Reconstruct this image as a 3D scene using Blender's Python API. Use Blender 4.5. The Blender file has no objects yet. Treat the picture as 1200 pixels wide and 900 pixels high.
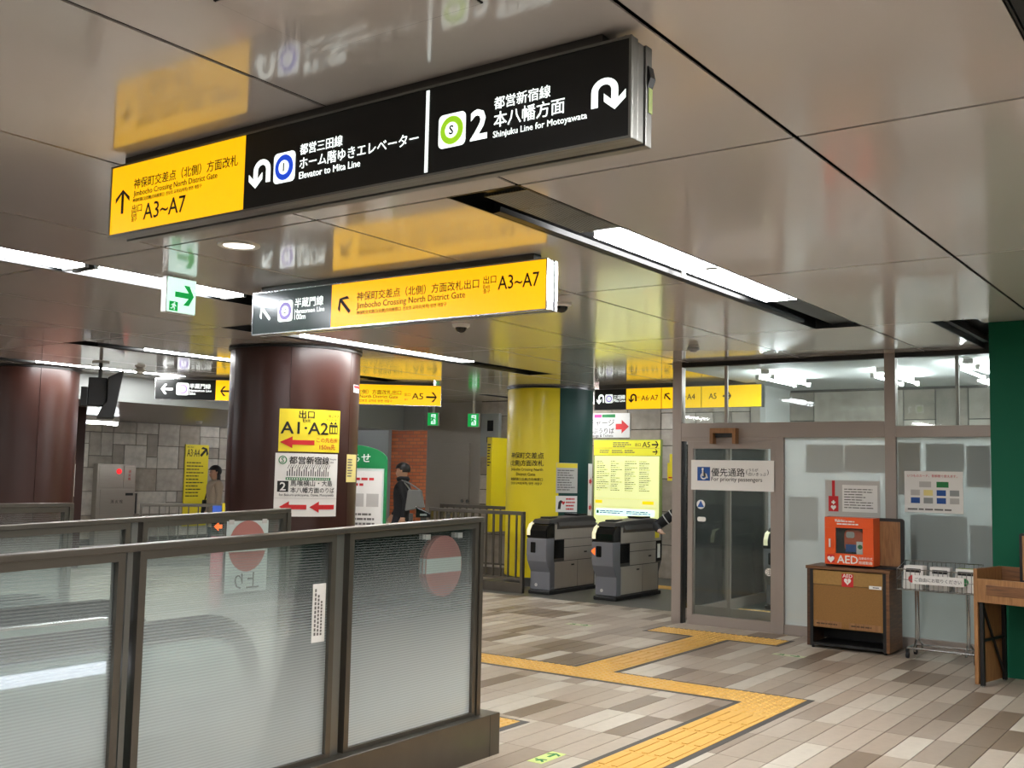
import bpy, bmesh, math, random
from mathutils import Vector, Matrix
R = math.radians
PI = math.pi
random.seed(7)
scene = bpy.context.scene
col = scene.collection

# ------------------------------------------------------------------ camera, world, exposure
H = 1.6                     # eye height
CEIL = 2.865
pitch, roll, yaw = R(4.849), R(-1.175), R(35.518)
Mcam = Matrix.Rotation(yaw, 3, 'Z') @ Matrix.Rotation(pitch, 3, 'X') @ Matrix.Rotation(roll, 3, 'Y')
cd = bpy.data.cameras.new('camera')
cd.sensor_width = 36.0
cd.lens = 1230.1 / 1200 * 36.0
cd.clip_start = 0.05
cam = bpy.data.objects.new('camera', cd)
col.objects.link(cam)
right, fwd, up = Mcam.col[0], Mcam.col[1], Mcam.col[2]
m4 = Matrix(((right[0], up[0], -fwd[0], 0), (right[1], up[1], -fwd[1], 0), (right[2], up[2], -fwd[2], H), (0, 0, 0, 1)))
cam.matrix_world = m4
scene.camera = cam
world = bpy.data.worlds.new('world')
scene.world = world
world.use_nodes = True
world.node_tree.nodes['Background'].inputs[0].default_value = (0.55, 0.58, 0.62, 1)
world.node_tree.nodes['Background'].inputs[1].default_value = 0.03
vs = scene.view_settings
vs.view_transform = 'Standard'
vs.look = 'None'
vs.exposure = 0.0
vs.gamma = 1.0
vs.use_curve_mapping = False
LAMP = 56.0                 # radiance of the ceiling fluorescents


# ------------------------------------------------------------------ materials
def lin(c):
    if isinstance(c, str):
        c = c.lstrip('#')
        c = [int(c[i:i + 2], 16) / 255 for i in (0, 2, 4)]
    return tuple((x / 12.92 if x <= 0.04045 else ((x + 0.055) / 1.055) ** 2.4) for x in c)


def mat(name, color, rough=0.5, metal=0.0, emit=0.0, spec=0.5, coat=0.0, noise=0.0, scale=20.0, emit_color=None, bump=0.0, stretch=None):
    m = bpy.data.materials.new(name)
    m.use_nodes = True
    nt = m.node_tree
    b = nt.nodes['Principled BSDF']
    c = lin(color)
    b.inputs['Base Color'].default_value = (*c, 1)
    b.inputs['Roughness'].default_value = rough
    b.inputs['Metallic'].default_value = metal
    b.inputs['Specular IOR Level'].default_value = spec
    b.inputs['Coat Weight'].default_value = coat
    b.inputs['Coat Roughness'].default_value = 0.08
    if emit > 0:
        b.inputs['Emission Color'].default_value = (*(lin(emit_color) if emit_color else c), 1)
        b.inputs['Emission Strength'].default_value = emit
    if noise > 0 or bump > 0:
        tc = nt.nodes.new('ShaderNodeTexCoord')
        mp = nt.nodes.new('ShaderNodeMapping')
        if stretch:
            mp.inputs['Scale'].default_value = stretch
        nz = nt.nodes.new('ShaderNodeTexNoise')
        nz.inputs['Scale'].default_value = scale
        nz.inputs['Detail'].default_value = 5
        nt.links.new(tc.outputs['Object'], mp.inputs['Vector'])
        nt.links.new(mp.outputs['Vector'], nz.inputs['Vector'])
        if noise > 0:
            mr = nt.nodes.new('ShaderNodeMapRange')
            mr.inputs['From Min'].default_value = 0.25
            mr.inputs['From Max'].default_value = 0.75
            mr.inputs['To Min'].default_value = 1 - noise
            mr.inputs['To Max'].default_value = 1 + noise
            mx = nt.nodes.new('ShaderNodeVectorMath')
            mx.operation = 'SCALE'
            mx.inputs[0].default_value = c
            nt.links.new(nz.outputs['Fac'], mr.inputs['Value'])
            nt.links.new(mr.outputs['Result'], mx.inputs['Scale'])
            nt.links.new(mx.outputs['Vector'], b.inputs['Base Color'])
        if bump > 0:
            bp = nt.nodes.new('ShaderNodeBump')
            bp.inputs['Strength'].default_value = bump
            bp.inputs['Distance'].default_value = 0.01
            nt.links.new(nz.outputs['Fac'], bp.inputs['Height'])
            nt.links.new(bp.outputs['Normal'], b.inputs['Normal'])
    return m


def frosted(name, z_clear, z_frost, top_fac, low_fac, tint, stripes=0.0, gloss=0.06):
    """printed glass: a see-through pane whose white frit gets denser between two heights"""
    m = bpy.data.materials.new(name)
    m.use_nodes = True
    nt = m.node_tree
    nt.nodes.clear()
    N = nt.nodes.new
    L = nt.links.new
    out = N('ShaderNodeOutputMaterial')
    geo = N('ShaderNodeTexCoord')
    sep = N('ShaderNodeSeparateXYZ')
    L(geo.outputs['Object'], sep.inputs[0])
    mr = N('ShaderNodeMapRange')
    mr.interpolation_type = 'SMOOTHSTEP'
    mr.inputs['From Min'].default_value = z_clear
    mr.inputs['From Max'].default_value = z_frost
    mr.inputs['To Min'].default_value = top_fac
    mr.inputs['To Max'].default_value = low_fac
    L(sep.outputs['Z'], mr.inputs['Value'])
    fac = mr.outputs['Result']
    if stripes > 0:
        wv = N('ShaderNodeTexWave')
        wv.wave_type = 'BANDS'
        wv.bands_direction = 'Z'
        wv.inputs['Scale'].default_value = stripes
        L(geo.outputs['Object'], wv.inputs['Vector'])
        ad = N('ShaderNodeMath')
        ad.operation = 'MULTIPLY_ADD'
        ad.inputs[1].default_value = 0.14
        L(wv.outputs['Fac'], ad.inputs[0])
        sub = N('ShaderNodeMath')
        sub.operation = 'SUBTRACT'
        sub.inputs[1].default_value = 0.07
        L(fac, sub.inputs[0])
        L(sub.outputs[0], ad.inputs[2])
        fac = ad.outputs[0]
    tr = N('ShaderNodeBsdfTransparent')
    tr.inputs[0].default_value = (0.93, 0.965, 0.95, 1)
    df = N('ShaderNodeBsdfDiffuse')
    df.inputs[0].default_value = (*lin(tint), 1)
    tl = N('ShaderNodeBsdfTranslucent')
    tl.inputs[0].default_value = (*lin(tint), 1)
    mm = N('ShaderNodeMixShader')
    mm.inputs[0].default_value = 0.5
    L(df.outputs[0], mm.inputs[1])
    L(tl.outputs[0], mm.inputs[2])
    ms = N('ShaderNodeMixShader')
    L(fac, ms.inputs[0])
    L(tr.outputs[0], ms.inputs[1])
    L(mm.outputs[0], ms.inputs[2])
    gl = N('ShaderNodeBsdfGlossy')
    gl.inputs['Roughness'].default_value = 0.03
    fr = N('ShaderNodeFresnel')
    fr.inputs[0].default_value = 1.45
    m2 = N('ShaderNodeMixShader')
    L(fr.outputs[0], m2.inputs[0])
    L(ms.outputs[0], m2.inputs[1])
    L(gl.outputs[0], m2.inputs[2])
    L(m2.outputs[0], out.inputs[0])
    return m


def brickmat(name):
    m = bpy.data.materials.new(name)
    m.use_nodes = True
    nt = m.node_tree
    b = nt.nodes['Principled BSDF']
    tc = nt.nodes.new('ShaderNodeTexCoord')
    mp = nt.nodes.new('ShaderNodeMapping')
    mp.inputs['Rotation'].default_value = (R(90), 0, 0)
    br = nt.nodes.new('ShaderNodeTexBrick')
    br.inputs['Color1'].default_value = (*lin('#c76f3d'), 1)
    br.inputs['Color2'].default_value = (*lin('#a9552c'), 1)
    br.inputs['Mortar'].default_value = (*lin('#7d5a46'), 1)
    br.inputs['Scale'].default_value = 1.0
    br.inputs['Brick Width'].default_value = 0.21
    br.inputs['Row Height'].default_value = 0.075
    br.inputs['Mortar Size'].default_value = 0.008
    nt.links.new(tc.outputs['Object'], mp.inputs[0])
    nt.links.new(mp.outputs[0], br.inputs[0])
    nt.links.new(br.outputs['Color'], b.inputs['Base Color'])
    b.inputs['Roughness'].default_value = 0.6
    return m


def woodmat(name, c1, c2, scale=6.0, stretch=(1, 1, 9), rough=0.45):
    m = bpy.data.materials.new(name)
    m.use_nodes = True
    nt = m.node_tree
    b = nt.nodes['Principled BSDF']
    tc = nt.nodes.new('ShaderNodeTexCoord')
    mp = nt.nodes.new('ShaderNodeMapping')
    mp.inputs['Scale'].default_value = stretch
    nz = nt.nodes.new('ShaderNodeTexNoise')
    nz.inputs['Scale'].default_value = scale
    nz.inputs['Detail'].default_value = 8
    nz.inputs['Distortion'].default_value = 0.6
    rp = nt.nodes.new('ShaderNodeValToRGB')
    rp.color_ramp.elements[0].color = (*lin(c1), 1)
    rp.color_ramp.elements[1].color = (*lin(c2), 1)
    rp.color_ramp.elements[0].position = 0.3
    rp.color_ramp.elements[1].position = 0.7
    nt.links.new(tc.outputs['Object'], mp.inputs[0])
    nt.links.new(mp.outputs[0], nz.inputs[0])
    nt.links.new(nz.outputs['Fac'], rp.inputs[0])
    nt.links.new(rp.outputs[0], b.inputs['Base Color'])
    b.inputs['Roughness'].default_value = rough
    return m


M = {}
M['ceiling'] = mat('ceiling_enamel', '#d7d0cc', rough=0.15, spec=0.9, coat=0.6, noise=0.02, scale=0.7)
M['void'] = mat('ceiling_void', '#0b0b0b', rough=0.9)
M['black'] = mat('black_paint', '#101010', rough=0.45)
M['black_gloss'] = mat('black_gloss', '#0a0b0c', rough=0.15)
M['slot'] = mat('slot_black', '#0c0d0d', rough=0.3)
M['chrome_strip'] = mat('slot_reflector', '#2c2d2d', rough=0.4, metal=0.7)
M['lamp'] = mat('fluorescent_white', '#ffffff', emit=LAMP, emit_color='#fdfcfb')
M['tube'] = mat('fluorescent_tube', '#ffffff', emit=LAMP, emit_color='#f6faff')
M['tube_small'] = mat('small_tube', '#ffffff', emit=60.0, emit_color='#f4fbff')
M['office_tube'] = mat('office_tube', '#ffffff', emit=95.0, emit_color='#f4fbff')
M['downlight'] = mat('downlight_white', '#ffffff', emit=4.0, emit_color='#fff3e4')
M['white_paint'] = mat('white_paint', '#d8d6d0', rough=0.4)
M['grey_metal'] = mat('grey_metal', '#8a8b88', rough=0.35, metal=0.8)
M['bronze'] = mat('bronze_frame', '#6f6a62', rough=0.33, metal=0.85, noise=0.06, scale=8)
M['partition'] = mat('partition_frame', '#9b9088', rough=0.42, metal=0.35)
M['alu'] = mat('aluminium', '#c5c8ca', rough=0.25, metal=0.95)
M['alu_dark'] = mat('aluminium_dark', '#83837f', rough=0.35, metal=0.8)
M['steel'] = mat('stainless_steel', '#a8a196', rough=0.32, metal=0.6, noise=0.05, scale=4, stretch=(1, 1, 30))
M['steel_dark'] = mat('dark_steel', '#5b5a58', rough=0.4, metal=0.7)
M['sign_yellow'] = mat('sign_yellow', '#f2b705', rough=0.35, emit=0.95, emit_color='#fbc108')
M['sign_yellow_b'] = mat('sign_yellow_pale', '#f2c205', rough=0.35, emit=0.8, emit_color='#f9cb0c')
M['sign_black'] = mat('sign_black', '#070a09', rough=0.35)
M['sign_grey'] = mat('sign_dark_grey', '#3b4746', rough=0.22, emit=0.08, emit_color='#5a6a68')
M['print_black'] = mat('print_black', '#0c0b08', rough=0.6)
M['print_white'] = mat('print_white_lit', '#ffffff', rough=0.5, emit=1.15, emit_color='#f4fff9')
M['print_blue'] = mat('print_blue_lit', '#1c47c9', rough=0.5, emit=0.9)
M['print_green'] = mat('print_green_lit', '#8fc31f', rough=0.5, emit=1.0)
M['print_purple'] = mat('print_purple_lit', '#8577b5', rough=0.5, emit=0.8)
M['paper'] = mat('paper_white', '#e6e4df', rough=0.6)
M['paper_grey'] = mat('paper_grey', '#b9b6b1', rough=0.6)
M['paper_yellow'] = mat('paper_yellow', '#e8d228', rough=0.5)
M['note_yellow'] = mat('paper_pale_yellow', '#e9d98b', rough=0.6)
M['ink'] = mat('ink_black', '#151413', rough=0.7)
M['ink_grey'] = mat('ink_grey', '#6d6a66', rough=0.7)
M['ink_red'] = mat('ink_red', '#c51f22', rough=0.6)
M['ink_blue'] = mat('ink_blue', '#1a4f96', rough=0.6)
M['ink_green'] = mat('ink_green', '#137a3c', rough=0.6)
M['ink_pink'] = mat('ink_pink', '#d7337f', rough=0.6)
M['ink_orange'] = mat('ink_orange', '#e07b1a', rough=0.6)
M['brown_col'] = mat('brown_enamel', '#341a13', rough=0.34, spec=0.5, coat=0.0, noise=0.05, scale=2)
M['col_yellow'] = mat('column_yellow', '#e0cb10', rough=0.4, coat=0.1, emit=0.0)
M['col_green'] = mat('column_green', '#0f3a33', rough=0.55, spec=0.25)
M['wall_green'] = mat('wall_green', '#07563d', rough=0.6, spec=0.2)
M['exit_white'] = mat('exit_sign_face', '#e9fff7', emit=0.95, emit_color='#d3f7ee')
M['exit_green'] = mat('exit_sign_green', '#10b04c', emit=0.55, emit_color='#14b455')
M['map_face'] = mat('map_face', '#f2f3a8', emit=0.6, emit_color='#eef2a6')
M['map_yellow'] = mat('map_yellow', '#e2d83a', emit=0.4, emit_color='#e2d83a')
M['tile_stone'] = [mat('stone_tile_%d' % i, c, rough=0.7, noise=0.22, scale=7, bump=0.3) for i, c in enumerate(('#a39a8e', '#8f867a', '#b0a79b', '#978c7e', '#b8b0a4'))]
M['grout'] = mat('stone_grout', '#4b443c', rough=0.9)
M['floor_tile'] = [mat('floor_tile_%d' % i, c, rough=0.38, noise=0.06, scale=18) for i, c in enumerate(('#c0b8aa', '#ada192', '#97897a', '#7a6b5b', '#a59888'))]
M['floor_grout'] = mat('floor_grout', '#463f37', rough=0.8)
M['floor_grey'] = mat('floor_dark_grey', '#57564f', rough=0.4, noise=0.08, scale=10)
M['tactile'] = mat('tactile_yellow', '#d6a957', rough=0.5, noise=0.05, scale=30)
M['tactile_border'] = mat('tactile_border', '#4c4a47', rough=0.6)
M['glow_sticker'] = mat('luminous_sticker', '#cfe08a', rough=0.5)
M['glow_pale'] = mat('luminous_sticker_worn', '#c6cdaa', rough=0.5)
M['rubber'] = mat('black_rubber', '#232427', rough=0.65, spec=0.25)
M['rail_glass'] = frosted('guard_glass', 1.34, 0.14, 0.03, 0.78, '#f6fdfb', stripes=25.0)
M['clear_glass'] = frosted('clear_glass', 3.0, 0.0, 0.05, 0.05, '#d0d8d4')
M['door_glass'] = frosted('door_glass', 3.0, 0.0, 0.07, 0.07, '#8b9590')
M['film_glass'] = frosted('film_glass', 3.0, 0.0, 0.62, 0.62, '#f4faf8')
M['film_glass_grey'] = frosted('film_glass_grey', 2.0, 0.2, 0.50, 0.52, '#dde6e4')
M['esc_glass'] = frosted('escalator_glass', 3.0, 0.0, 0.35, 0.35, '#cfe0dc')
M['poster_clear'] = frosted('poster_pale', 3.0, 0.0, 0.7, 0.7, '#f2fbf7')
M['poster_red'] = frosted('poster_faded_red', 3.0, 0.0, 0.8, 0.8, '#d99a92')
M['poster_white'] = frosted('poster_bar_white', 3.0, 0.0, 0.85, 0.85, '#f4fffa')
M['wood'] = woodmat('walnut_wood', '#5a3a22', '#7c5431')
M['wood_dark'] = woodmat('dark_wood', '#3a2415', '#53361f')
M['wood_light'] = woodmat('light_wood', '#7d5631', '#9d7145', stretch=(9, 9, 1))
M['cork'] = mat('cork_board', '#8b6432', rough=0.8, noise=0.25, scale=120)
M['cork_strip'] = mat('cork_strip', '#9b7740', rough=0.8, noise=0.1, scale=40)
M['orange'] = mat('aed_orange', '#e2551a', rough=0.35)
M['orange_dark'] = mat('aed_unit_orange', '#c9542a', rough=0.4)
M['wire'] = mat('chrome_wire', '#b9bcbd', rough=0.2, metal=1.0)
M['gate_steel'] = mat('gate_steel', '#b5ada2', rough=0.34, metal=0.4, noise=0.05, scale=3, stretch=(1, 30, 1))
M['gate_grey'] = mat('gate_grey', '#6a6b70', rough=0.35)
M['gate_top'] = mat('gate_top', '#3d3b39', rough=0.4)
M['gate_ring'] = mat('gate_light_ring', '#efe9c8', emit=0.45, emit_color='#efe6b8')
M['gate_arrow'] = mat('gate_orange_indicator', '#ff6a20', emit=1.2)
M['lintel'] = mat('lintel_grey', '#8e9290', rough=0.4)
M['low_ceiling'] = mat('low_ceiling', '#6f675f', rough=0.3, spec=0.6)
M['wall_plain'] = mat('wall_plain', '#7d776e', rough=0.6, noise=0.05, scale=3)
M['office_wall'] = mat('office_wall', '#cfd0cc', rough=0.7)
M['office_ceiling'] = mat('office_ceiling', '#cfd2cf', rough=0.7)
M['brick'] = brickmat('brown_bricks')
M['board_green'] = mat('board_green', '#117a43', rough=0.4)
M['red_lamp'] = mat('red_lamp', '#e0202a', emit=1.2, emit_color='#ff2a2f')
M['skin'] = mat('skin', '#c79a7e', rough=0.5)
M['hair'] = mat('hair_black', '#15110f', rough=0.5)
M['jacket'] = mat('jacket_black', '#17181b', rough=0.8)
M['coat_beige'] = mat('coat_beige', '#a2917d', rough=0.85)
M['trousers'] = mat('trousers_dark', '#22242a', rough=0.85)
M['shoe'] = mat('shoe_black', '#1a1a1a', rough=0.5)
M['bag_grey'] = mat('bag_grey', '#7c7d7c', rough=0.7)
M['sleeve_white'] = mat('sleeve_white', '#c9c9c9', rough=0.7)
M['esc_led'] = mat('escalator_light', '#ffffff', emit=1.3, emit_color='#dfe6ff')
M['esc_panel'] = mat('escalator_panel', '#aab0b2', rough=0.35, metal=0.6)
M['blue_sticker'] = mat('sticker_blue', '#3a5fc0', rough=0.5, emit=0.2)
M['note_pink'] = mat('note_pink', '#d86a78', rough=0.6)
M['green_pale'] = mat('sticker_green', '#8f9f58', rough=0.6)


# ------------------------------------------------------------------ mesh helpers
class MB:
    def __init__(self):
        self.v, self.f, self.mi = [], [], []

    def box(self, x0, x1, y0, y1, z0, z1):
        b = len(self.v)
        self.v += [(x0, y0, z0), (x1, y0, z0), (x1, y1, z0), (x0, y1, z0), (x0, y0, z1), (x1, y0, z1), (x1, y1, z1), (x0, y1, z1)]
        self.f += [(b, b + 3, b + 2, b + 1), (b + 4, b + 5, b + 6, b + 7), (b, b + 1, b + 5, b + 4), (b + 1, b + 2, b + 6, b + 5), (b + 2, b + 3, b + 7, b + 6), (b + 3, b, b + 4, b + 7)]
        return self

    def prism(self, pts, a0, a1, axis='y'):
        """pts: 2-D outline, extruded along axis. y: (x,z)  x: (y,z)  z: (x,y)"""
        b = len(self.v)
        n = len(pts)
        for a in (a0, a1):
            for p in pts:
                self.v.append((p[0], a, p[1]) if axis == 'y' else (a, p[0], p[1]) if axis == 'x' else (p[0], p[1], a))
        self.f.append(tuple(range(b, b + n)))
        self.f.append(tuple(range(b + 2 * n - 1, b + n - 1, -1)))
        for i in range(n):
            j = (i + 1) % n
            self.f.append((b + i, b + n + i, b + n + j, b + j))
        return self

    def tube(self, pts, r, n=8, closed=False):
        pts = [Vector(p) for p in pts]
        b = len(self.v)
        up0 = Vector((0, 0, 1))
        k = len(pts)
        for i, p in enumerate(pts):
            a = pts[i - 1] if (i > 0 or closed) else pts[i]
            c = pts[(i + 1) % k] if (i < k - 1 or closed) else pts[i]
            t = (c - a).normalized()
            s = t.cross(up0)
            if s.length < 1e-3:
                s = t.cross(Vector((1, 0, 0)))
            s.normalize()
            w = s.cross(t)
            for q in range(n):
                th = 2 * PI * q / n
                self.v.append(tuple(p + s * (r * math.cos(th)) + w * (r * math.sin(th))))
        rng = k if closed else k - 1
        for i in range(rng):
            for q in range(n):
                i2 = (i + 1) % k
                self.f.append((b + i * n + q, b + i * n + (q + 1) % n, b + i2 * n + (q + 1) % n, b + i2 * n + q))
        if not closed:
            self.f.append(tuple(b + q for q in range(n - 1, -1, -1)))
            self.f.append(tuple(b + (k - 1) * n + q for q in range(n)))
        return self

    def cyl(self, c, r, z0, z1, n=24, r1=None):
        r1 = r if r1 is None else r1
        b = len(self.v)
        for z, rr in ((z0, r), (z1, r1)):
            for q in range(n):
                th = 2 * PI * q / n
                self.v.append((c[0] + rr * math.cos(th), c[1] + rr * math.sin(th), z))
        self.f.append(tuple(b + q for q in range(n - 1, -1, -1)))
        self.f.append(tuple(b + n + q for q in range(n)))
        for q in range(n):
            self.f.append((b + q, b + (q + 1) % n, b + n + (q + 1) % n, b + n + q))
        return self

    def lathe(self, c, prof, n=24):
        b = len(self.v)
        for r, z in prof:
            for q in range(n):
                th = 2 * PI * q / n
                self.v.append((c[0] + r * math.cos(th), c[1] + r * math.sin(th), c[2] + z))
        for i in range(len(prof) - 1):
            for q in range(n):
                self.f.append((b + i * n + q, b + i * n + (q + 1) % n, b + (i + 1) * n + (q + 1) % n, b + (i + 1) * n + q))
        return self

    def mesh(self, name, m, bevel=0.0, smooth=False):
        me = bpy.data.meshes.new(name)
        me.from_pydata(self.v, [], self.f)
        bm = bmesh.new()
        bm.from_mesh(me)
        bmesh.ops.recalc_face_normals(bm, faces=bm.faces)
        if bevel > 0:
            ed = [e for e in bm.edges if len(e.link_faces) == 2 and e.calc_face_angle(0) > 0.6]
            bmesh.ops.bevel(bm, geom=ed, offset=bevel, segments=2, profile=0.5, affect='EDGES', clamp_overlap=True)
        bm.to_mesh(me)
        bm.free()
        if smooth:
            me.polygons.foreach_set('use_smooth', [True] * len(me.polygons))
            try:
                me.set_sharp_from_angle(angle=R(40))
            except Exception:
                pass
        if m is not None:
            me.materials.append(m)
        return me

    def build(self, name, m, parent=None, bevel=0.0, smooth=False):
        return link(name, self.mesh(name, m, bevel, smooth), parent)


def link(name, me, parent=None):
    o = bpy.data.objects.new(name, me)
    col.objects.link(o)
    if parent is not None:
        o.parent = parent
    return o


def box(name, m, parent, x0, x1, y0, y1, z0, z1, bevel=0.0):
    return MB().box(x0, x1, y0, y1, z0, z1).build(name, m, parent, bevel)


def E(name, label, cat, loc=(0, 0, 0), rz=0.0, group=None):
    o = bpy.data.objects.new(name, None)
    col.objects.link(o)
    o.empty_display_size = 0.1
    o.location = loc
    o.rotation_euler = (0, 0, rz)
    return tag(o, label, cat, group)


def tag(o, label, cat, group=None):
    o['label'] = label
    o['category'] = cat
    if group:
        o['group'] = group
    return o


def struct(o, label=None):
    o['kind'] = 'structure'
    if label:
        o['label'] = label
    return o


def copy_tree(o, parent=None):
    c = o.copy()
    col.objects.link(c)
    c.parent = parent
    for ch in list(o.children):
        copy_tree(ch, c)
    return c


# ---- flat print: outlines in the local face frame (x right, z up, front towards -y)
def flat(name, m, parent, pts, y=-0.002, warp=None, t=0.0012):
    mb = MB().prism(pts, y, y - t, 'y')
    if warp:
        mb.v = [warp(*p) for p in mb.v]
    return mb.build(name, m, parent)


def rect(x0, x1, z0, z1):
    return [(x0, z0), (x1, z0), (x1, z1), (x0, z1)]


def rrect(x0, x1, z0, z1, r, n=5):
    pts = []
    for cx, cz, a in ((x1 - r, z0 + r, -90), (x1 - r, z1 - r, 0), (x0 + r, z1 - r, 90), (x0 + r, z0 + r, 180)):
        for i in range(n + 1):
            th = R(a + 90 * i / n)
            pts.append((cx + r * math.cos(th), cz + r * math.sin(th)))
    return pts


def disc(cx, cz, r, n=28):
    return [(cx + r * math.cos(2 * PI * i / n), cz + r * math.sin(2 * PI * i / n)) for i in range(n)]


def arrow(cx, cz, s, ang, head=0.95, w=0.2):
    """open arrow with a barbed head, pointing along ang (degrees, 0 = right), overall length s"""
    h = s / 2
    b = head * s * 0.5
    k = w * s
    pts = [(-h, -k / 2), (h - 1.1 * k, -k / 2), (h - b - 0.3 * k, -b + 0.1 * k), (h - b + 0.9 * k, -b + 0.1 * k), (h, 0), (h - b + 0.9 * k, b - 0.1 * k), (h - b - 0.3 * k, b - 0.1 * k), (h - 1.1 * k, k / 2), (-h, k / 2)]
    a = R(ang)
    return [(cx + x * math.cos(a) - z * math.sin(a), cz + x * math.sin(a) + z * math.cos(a)) for x, z in pts]


def solid_arrow(x0, x1, zc, h, left=True, headfrac=0.4):
    w = x1 - x0
    xs = [0, headfrac * w, headfrac * w, w, w, headfrac * w, headfrac * w]
    zs = [0, h / 2, h * 0.21, h * 0.21, -h * 0.21, -h * 0.21, -h / 2]
    return [((x0 + x) if left else (x1 - x), zc + z) for x, z in zip(xs, zs)]


def uturn(x0, x1, z0, z1, flip=False):
    """arch with one plain leg and one leg ending in an arrowhead pointing down"""
    w, h = x1 - x0, z1 - z0
    t = 0.2
    pts = []
    ro, ri = 0.40, 0.40 - t
    cx, cz = 0.60, 0.60
    for i in range(13):
        th = PI * i / 12
        pts.append((cx + ro * math.cos(th), cz + ro * math.sin(th)))
    pts += [(cx - ro, 0.30), (cx - ro - 0.22, 0.52), (cx - ro - 0.22, 0.27), (cx - ro + t * 0.5, -0.03), (cx - ri + 0.22, 0.27), (cx - ri + 0.22, 0.52), (cx - ri, 0.30)]
    for i in range(13):
        th = PI - PI * i / 12
        pts.append((cx + ri * math.cos(th), cz + ri * math.sin(th)))
    pts += [(cx + ri, 0.12), (cx + ro, 0.12)]
    return [((x1 - p[0] * w) if flip else (x0 + p[0] * w), z0 + p[1] * h) for p in pts]


def route_mark(parent, x0, x1, z0, z1, m, letter, y=-0.002):
    """white rounded square with a coloured ring and a letter"""
    cx, cz, r = (x0 + x1) / 2, (z0 + z1) / 2, (x1 - x0) / 2
    g = flat('route_mark', M['print_white'], parent, rrect(x0, x1, z0, z1, r * 0.32), y)
    flat('ring', m, g, disc(cx, cz, r * 0.84), y - 0.0015)
    flat('ring_centre', M['print_white'], g, disc(cx, cz, r * 0.47), y - 0.003)
    text(letter, g, cx - r * 0.22, cx + r * 0.22, cz, M['print_black'], y=y - 0.0045, hmax=r * 0.56, bold=0.03)
    return g


TEXTS = []


def text(body, parent, x0, x1, zc, m, y=-0.002, bold=0.0, hmax=None, warp=None, mirror=False, name='lettering', vert=False, stretch=None):
    TEXTS.append((body, parent, x0, x1, zc, m, y, max(bold, 0.008), hmax, warp, mirror, name, stretch))


def flush_text():
    obs = []
    for t in TEXTS:
        cu = bpy.data.curves.new('t', 'FONT')
        cu.body = t[0]
        cu.size = 1.0
        cu.resolution_u = 2
        if len(t[0]) == 1 and ord(t[0]) < 128:
            cu.offset = t[7] * 0.8
        o = bpy.data.objects.new('t', cu)
        col.objects.link(o)
        obs.append(o)
    bpy.context.view_layer.update()
    dg = bpy.context.evaluated_depsgraph_get()
    for t, o in zip(TEXTS, obs):
        body, parent, x0, x1, zc, m, y, bold, hmax, warp, mirror, name, stretch = t
        me = bpy.data.meshes.new_from_object(o.evaluated_get(dg))
        if not me.vertices:
            continue
        xs = [v.co.x for v in me.vertices]
        zs = [v.co.y for v in me.vertices]
        ax, bx, az, bz = min(xs), max(xs), min(zs), max(zs)
        s = (x1 - x0) / max(bx - ax, 1e-6)
        sz = s if stretch is None else stretch / max(bz - az, 1e-6)
        if hmax and (bz - az) * sz > hmax:
            sz = hmax / (bz - az)
            if stretch is None and s > sz * 1.15:
                s = sz * 1.0
        cx = (x0 + x1) / 2
        if bold > 0 and not (len(body) == 1 and ord(body) < 128):
            bm = bmesh.new()
            bm.from_mesh(me)
            src = list(bm.faces)
            b_ = min(bold, 0.03) * 0.62
            for k, (ddx, ddy) in enumerate(((b_, 0), (-b_, 0), (0, b_ * 0.7), (0, -b_ * 0.7))):
                r_ = bmesh.ops.duplicate(bm, geom=src)
                vv = [g for g in r_['geom'] if isinstance(g, bmesh.types.BMVert)]
                bmesh.ops.translate(bm, verts=vv, vec=(ddx, ddy, (k + 1) * 0.0002 / s))
            bm.to_mesh(me)
            bm.free()
        for v in me.vertices:
            u = (v.co.x - (ax + bx) / 2) * s
            if mirror:
                u = -u
            p = (cx + u, y - v.co.z * s, zc + (v.co.y - (az + bz) / 2) * sz)
            v.co = warp(*p) if warp else p
        if mirror:
            me.flip_normals()
        me.materials.clear()
        me.materials.append(m)
        me.name = name
        link(name, me, parent)
    for o in obs:
        cu = o.data
        bpy.data.objects.remove(o)
        bpy.data.curves.remove(cu)


def print_lines(parent, x0, x1, z0, z1, n, m, y=-0.002, fill=0.45, name='small_print', warp=None, ragged=0.35, cols=1):
    """rows of unreadably small print"""
    mb = MB()
    dz = (z1 - z0) / n
    cw = (x1 - x0) / cols
    for c in range(cols):
        for i in range(n):
            a = x0 + c * cw
            e = a + cw * (0.92 - ragged * random.random())
            x = a
            while x < e:
                w = min(cw * random.uniform(0.08, 0.22), e - x)
                mb.prism(rect(x, x + w, z1 - (i + 0.5 + fill / 2) * dz, z1 - (i + 0.5 - fill / 2) * dz), y, y - 0.0008)
                x += w + cw * 0.025
    if warp:
        mb.v = [warp(*p) for p in mb.v]
    o = mb.build(name, m, parent)
    o['kind'] = 'stuff'
    return o


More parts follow.
